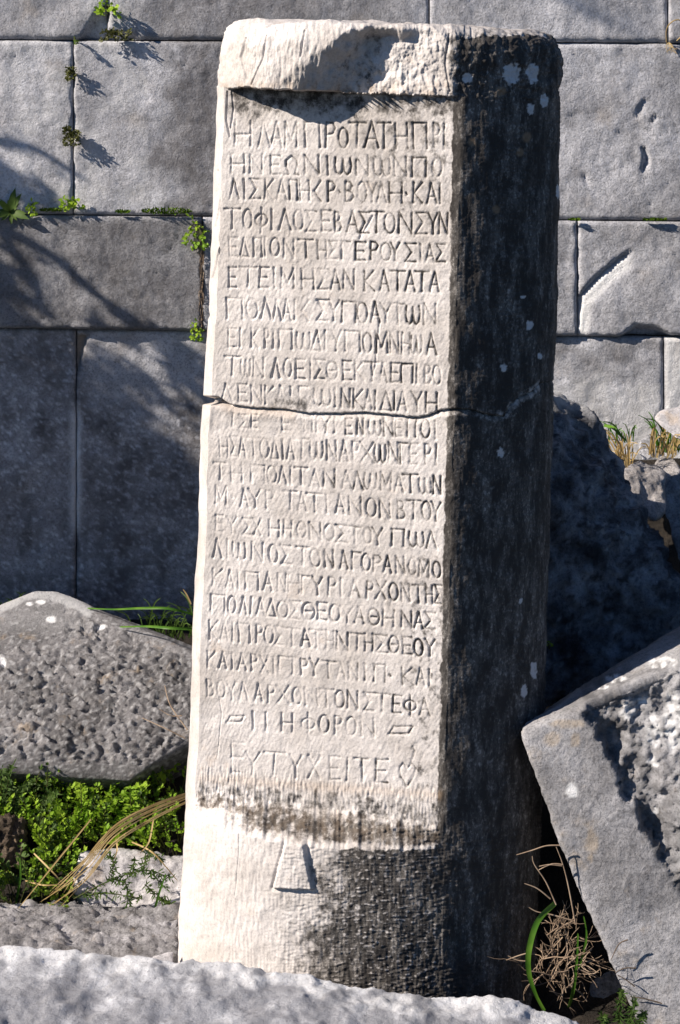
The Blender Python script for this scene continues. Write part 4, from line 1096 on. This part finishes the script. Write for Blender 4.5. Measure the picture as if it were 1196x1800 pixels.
# tangle of dry twigs between the column and the tilted block
def tangle():
    root = at(985, 1750, -.12)
    t = thing('twig_tangle', 'tangled dry brown twig bush between the column and the tilted block', 'dry bush', root)
    tw = MB()
    def branch(p, d, L, r, depth):
        pts = [p]; q = p.copy(); dd = d.normalized()
        for k in range(5):
            dd = (dd + rv(.28)).normalized(); q = q + dd * L / 5; pts.append(q.copy())
        tw.tube(pts, r, r * .55, 5)
        if depth > 0:
            for k in range(3):
                branch(pts[random.randint(1, 5)], dd + rv(1.0), L * random.uniform(.45, .75), r * .65, depth - 1)
    for i in range(24):
        base = at(random.uniform(955, 1012), random.uniform(1640, 1750), random.uniform(-.17, -.08)) - root
        branch(base, Vector((random.uniform(-1, 1), random.uniform(-.6, .4), random.uniform(-.5, 1.2))), random.uniform(.035, .062), .0012, 2)
    tw.build('twigs', M_twig, t)
    for q in ([(1012, 1625), (1000, 1560), (990, 1520), (978, 1488)], [(984, 1486), (960, 1487), (935, 1495), (908, 1503)], [(990, 1520), (970, 1519), (946, 1530)], [(988, 1522), (966, 1520), (948, 1523)], [(1006, 1618), (970, 1608), (945, 1603), (930, 1595)],
              [(978, 1590), (960, 1550), (940, 1520), (936, 1505)], [(968, 1580), (945, 1562), (922, 1553)], [(1010, 1700), (1040, 1712), (1055, 1704)], [(1000, 1730), (1020, 1745), (1032, 1760)], [(932, 1690), (910, 1688), (893, 1680)], [(930, 1675), (912, 1680), (890, 1688)]):
        ls = MB(); ls.tube([p - root for p in spline([at(a, b, -.17) for a, b in q], 5)], 0.0012, 0.0007, 5)
        ls.build('stalk', M_twig, t)
tangle()
one_blade('strap_plant', [(975, 1588, -.16), (945, 1620, -.19), (930, 1670, -.2), (930, 1710, -.2), (942, 1748, -.2), (958, 1778, -.2)], 0.0085, M_blade, 'broad bright green strap leaf arching left of the twig tangle')
one_blade('strap_plant', [(1000, 1770, -.15), (1008, 1740, -.18), (1014, 1690, -.19), (1016, 1640, -.19)], 0.005, M_blade, 'upright green strap leaf through the right of the twig tangle')
one_blade('strap_plant', [(1018, 1700, -.16), (1028, 1665, -.17), (1031, 1640, -.17), (1026, 1610, -.17)], 0.0035, M_blade, 'narrow green strap leaf nearest the tilted block')
# bits of twig leaning on the block face
bt = MB()
for q in ([(1104, 1652), (1088, 1660), (1075, 1686)], [(1118, 1702), (1098, 1702), (1082, 1710)], [(1116, 1734), (1100, 1722), (1086, 1714)], [(1164, 1764), (1135, 1756), (1108, 1752)]):
    bt.tube(spline([at(a, b, -.195) for a, b in q], 5), 0.0011, 0.0006, 5)
tag(bt.build('dry_twig', M_bark, None, tuple(at(1090, 1710, -.2))), 'small dark twigs lying on the lower face of the tilted block', 'twig')

# ------------------------------------------------------------------ the tree left of the picture that shades the lower wall
def tree():
    base = Vector((-2.35, 0.38, float(ground_z(-2.35, 0.38))))
    t = thing('shade_tree', 'small leafy tree standing left of the picture by the wall', 'tree', base)
    tr, lf = MB(), MB()
    def cast(px, py, tt): return at(px, py, WALLY) + S * tt - base
    hub = Vector((0.0, 0.0, 0.9)); hub2 = Vector((0.1, 0, 1.6))
    tr.tube(spline([(0, 0, -.1), (0.03, 0.02, .5), hub, hub2], 6), 0.06, 0.02, 9)
    def limb(pts, r0, r1, leaves=0, ls=.03):
        sp = spline(pts, 7); tr.tube(sp, r0, r1, 6)
        for p in sp[2:]:
            for k in range(leaves):
                lf.leaf(p + rv(.02), rv(1), rv(1), ls * random.uniform(.6, 1.3), ls * .45)
    limb([hub2, cast(-160, 180, 1.35), cast(0, 250, 1.35), cast(60, 262, 1.35), cast(140, 308, 1.35)], .014, .004, 1, .02)
    limb([hub2, cast(-200, 250, 1.35), cast(-60, 310, 1.35), cast(10, 318, 1.35), cast(50, 340, 1.35), cast(86, 352, 1.35)], .014, .004, 4, .028)
    limb([hub, cast(-120, 290, 1.3), cast(0, 380, 1.3), cast(40, 440, 1.3), cast(80, 500, 1.3), cast(110, 570, 1.3)], .014, .006, 0)
    limb([hub, cast(-60, 400, 1.3), cast(40, 425, 1.3), cast(120, 468, 1.3), cast(190, 530, 1.3), cast(260, 575, 1.3)], .013, .006, 1, .02)
    limb([hub2, cast(-420, 200, 2.3), cast(-420, -250, 2.8), cast(300, -500, 3.2), cast(800, -120, 3.2), cast(985, -5, 3.2), cast(1040, 25, 3.2), cast(1130, 60, 3.2)], .012, .003, 0)
    limb([hub2, cast(-440, 180, 2.3), cast(-440, -250, 2.8), cast(300, -520, 3.2), cast(880, -100, 3.2), cast(1055, 0, 3.2), cast(1110, 22, 3.2)], .010, .003, 0)
    limb([cast(985, -5, 3.2), cast(1070, 30, 3.2), cast(1120, 55, 3.2)], .005, .002, 1, .012)
    # crown: dense low foliage
    core = [(-420, 620), (-200, 600), (0, 600), (60, 612), (130, 632), (185, 672), (240, 735), (275, 790), (330, 830), (420, 860), (420, 1120), (-420, 1120)]
    holes = [[(222, 838), (262, 826), (340, 885), (320, 920)], [(152, 950), (192, 942), (285, 1012), (260, 1046), (200, 1015)], [(0, 615), (70, 612), (140, 670), (60, 675)], [(225, 700), (262, 690), (370, 770), (345, 810)]]
    n = 0
    while n < 5200:
        x, y = random.uniform(-420, 420), random.uniform(570, 1130)
        ins = bool(inside(np.array([x]), np.array([y]), core)[0])
        if not ins: continue
        if any(bool(inside(np.array([x]), np.array([y]), h)[0]) for h in holes) and random.random() < 0.96: continue
        dd = float(poly_dist(np.array([x]), np.array([y]), core + [core[0]])[0])
        if dd < 22 and random.random() < 0.55: continue
        n += 1
        p = cast(x, y, random.uniform(1.5, 2.2))
        lf.leaf(p, rv(1), rv(1), random.uniform(.03, .06), random.uniform(.018, .03))
    # drooping sprays beyond the core
    for (pts, k) in (([(280, 610), (315, 640), (355, 668)], 2), ([(300, 660), (345, 690), (380, 712)], 3), ([(245, 592), (300, 622), (355, 655)], 3), ([(205, 650), (262, 678), (330, 720)], 2), ([(150, 600), (185, 622), (230, 655)], 1),
                     ([(20, 592), (60, 600), (100, 620)], 4), ([(0, 450), (20, 500), (30, 560)], 6), ([(-60, 440), (-20, 480), (10, 540)], 8), ([(260, 800), (310, 880), (380, 940)], 8), ([(0, 290), (-40, 310), (-100, 330)], 6), ([(20, 300), (0, 330), (-40, 340)], 6)):
        tt = random.uniform(1.3, 1.6)
        limb([cast(x, y, tt) for x, y in pts], .004, .002, k, .035)
    for i in range(16):
        x, y = random.uniform(-300, 200), random.uniform(640, 1050)
        q = cast(x, y, random.uniform(1.8, 2.4))
        limb([hub * random.uniform(.5, 1), q * .5 + hub * .35, q], .012, .003, 0)
    tr.build('trunk', M_bark, t); lf.build('crown', M_dgreen, t)
tree()
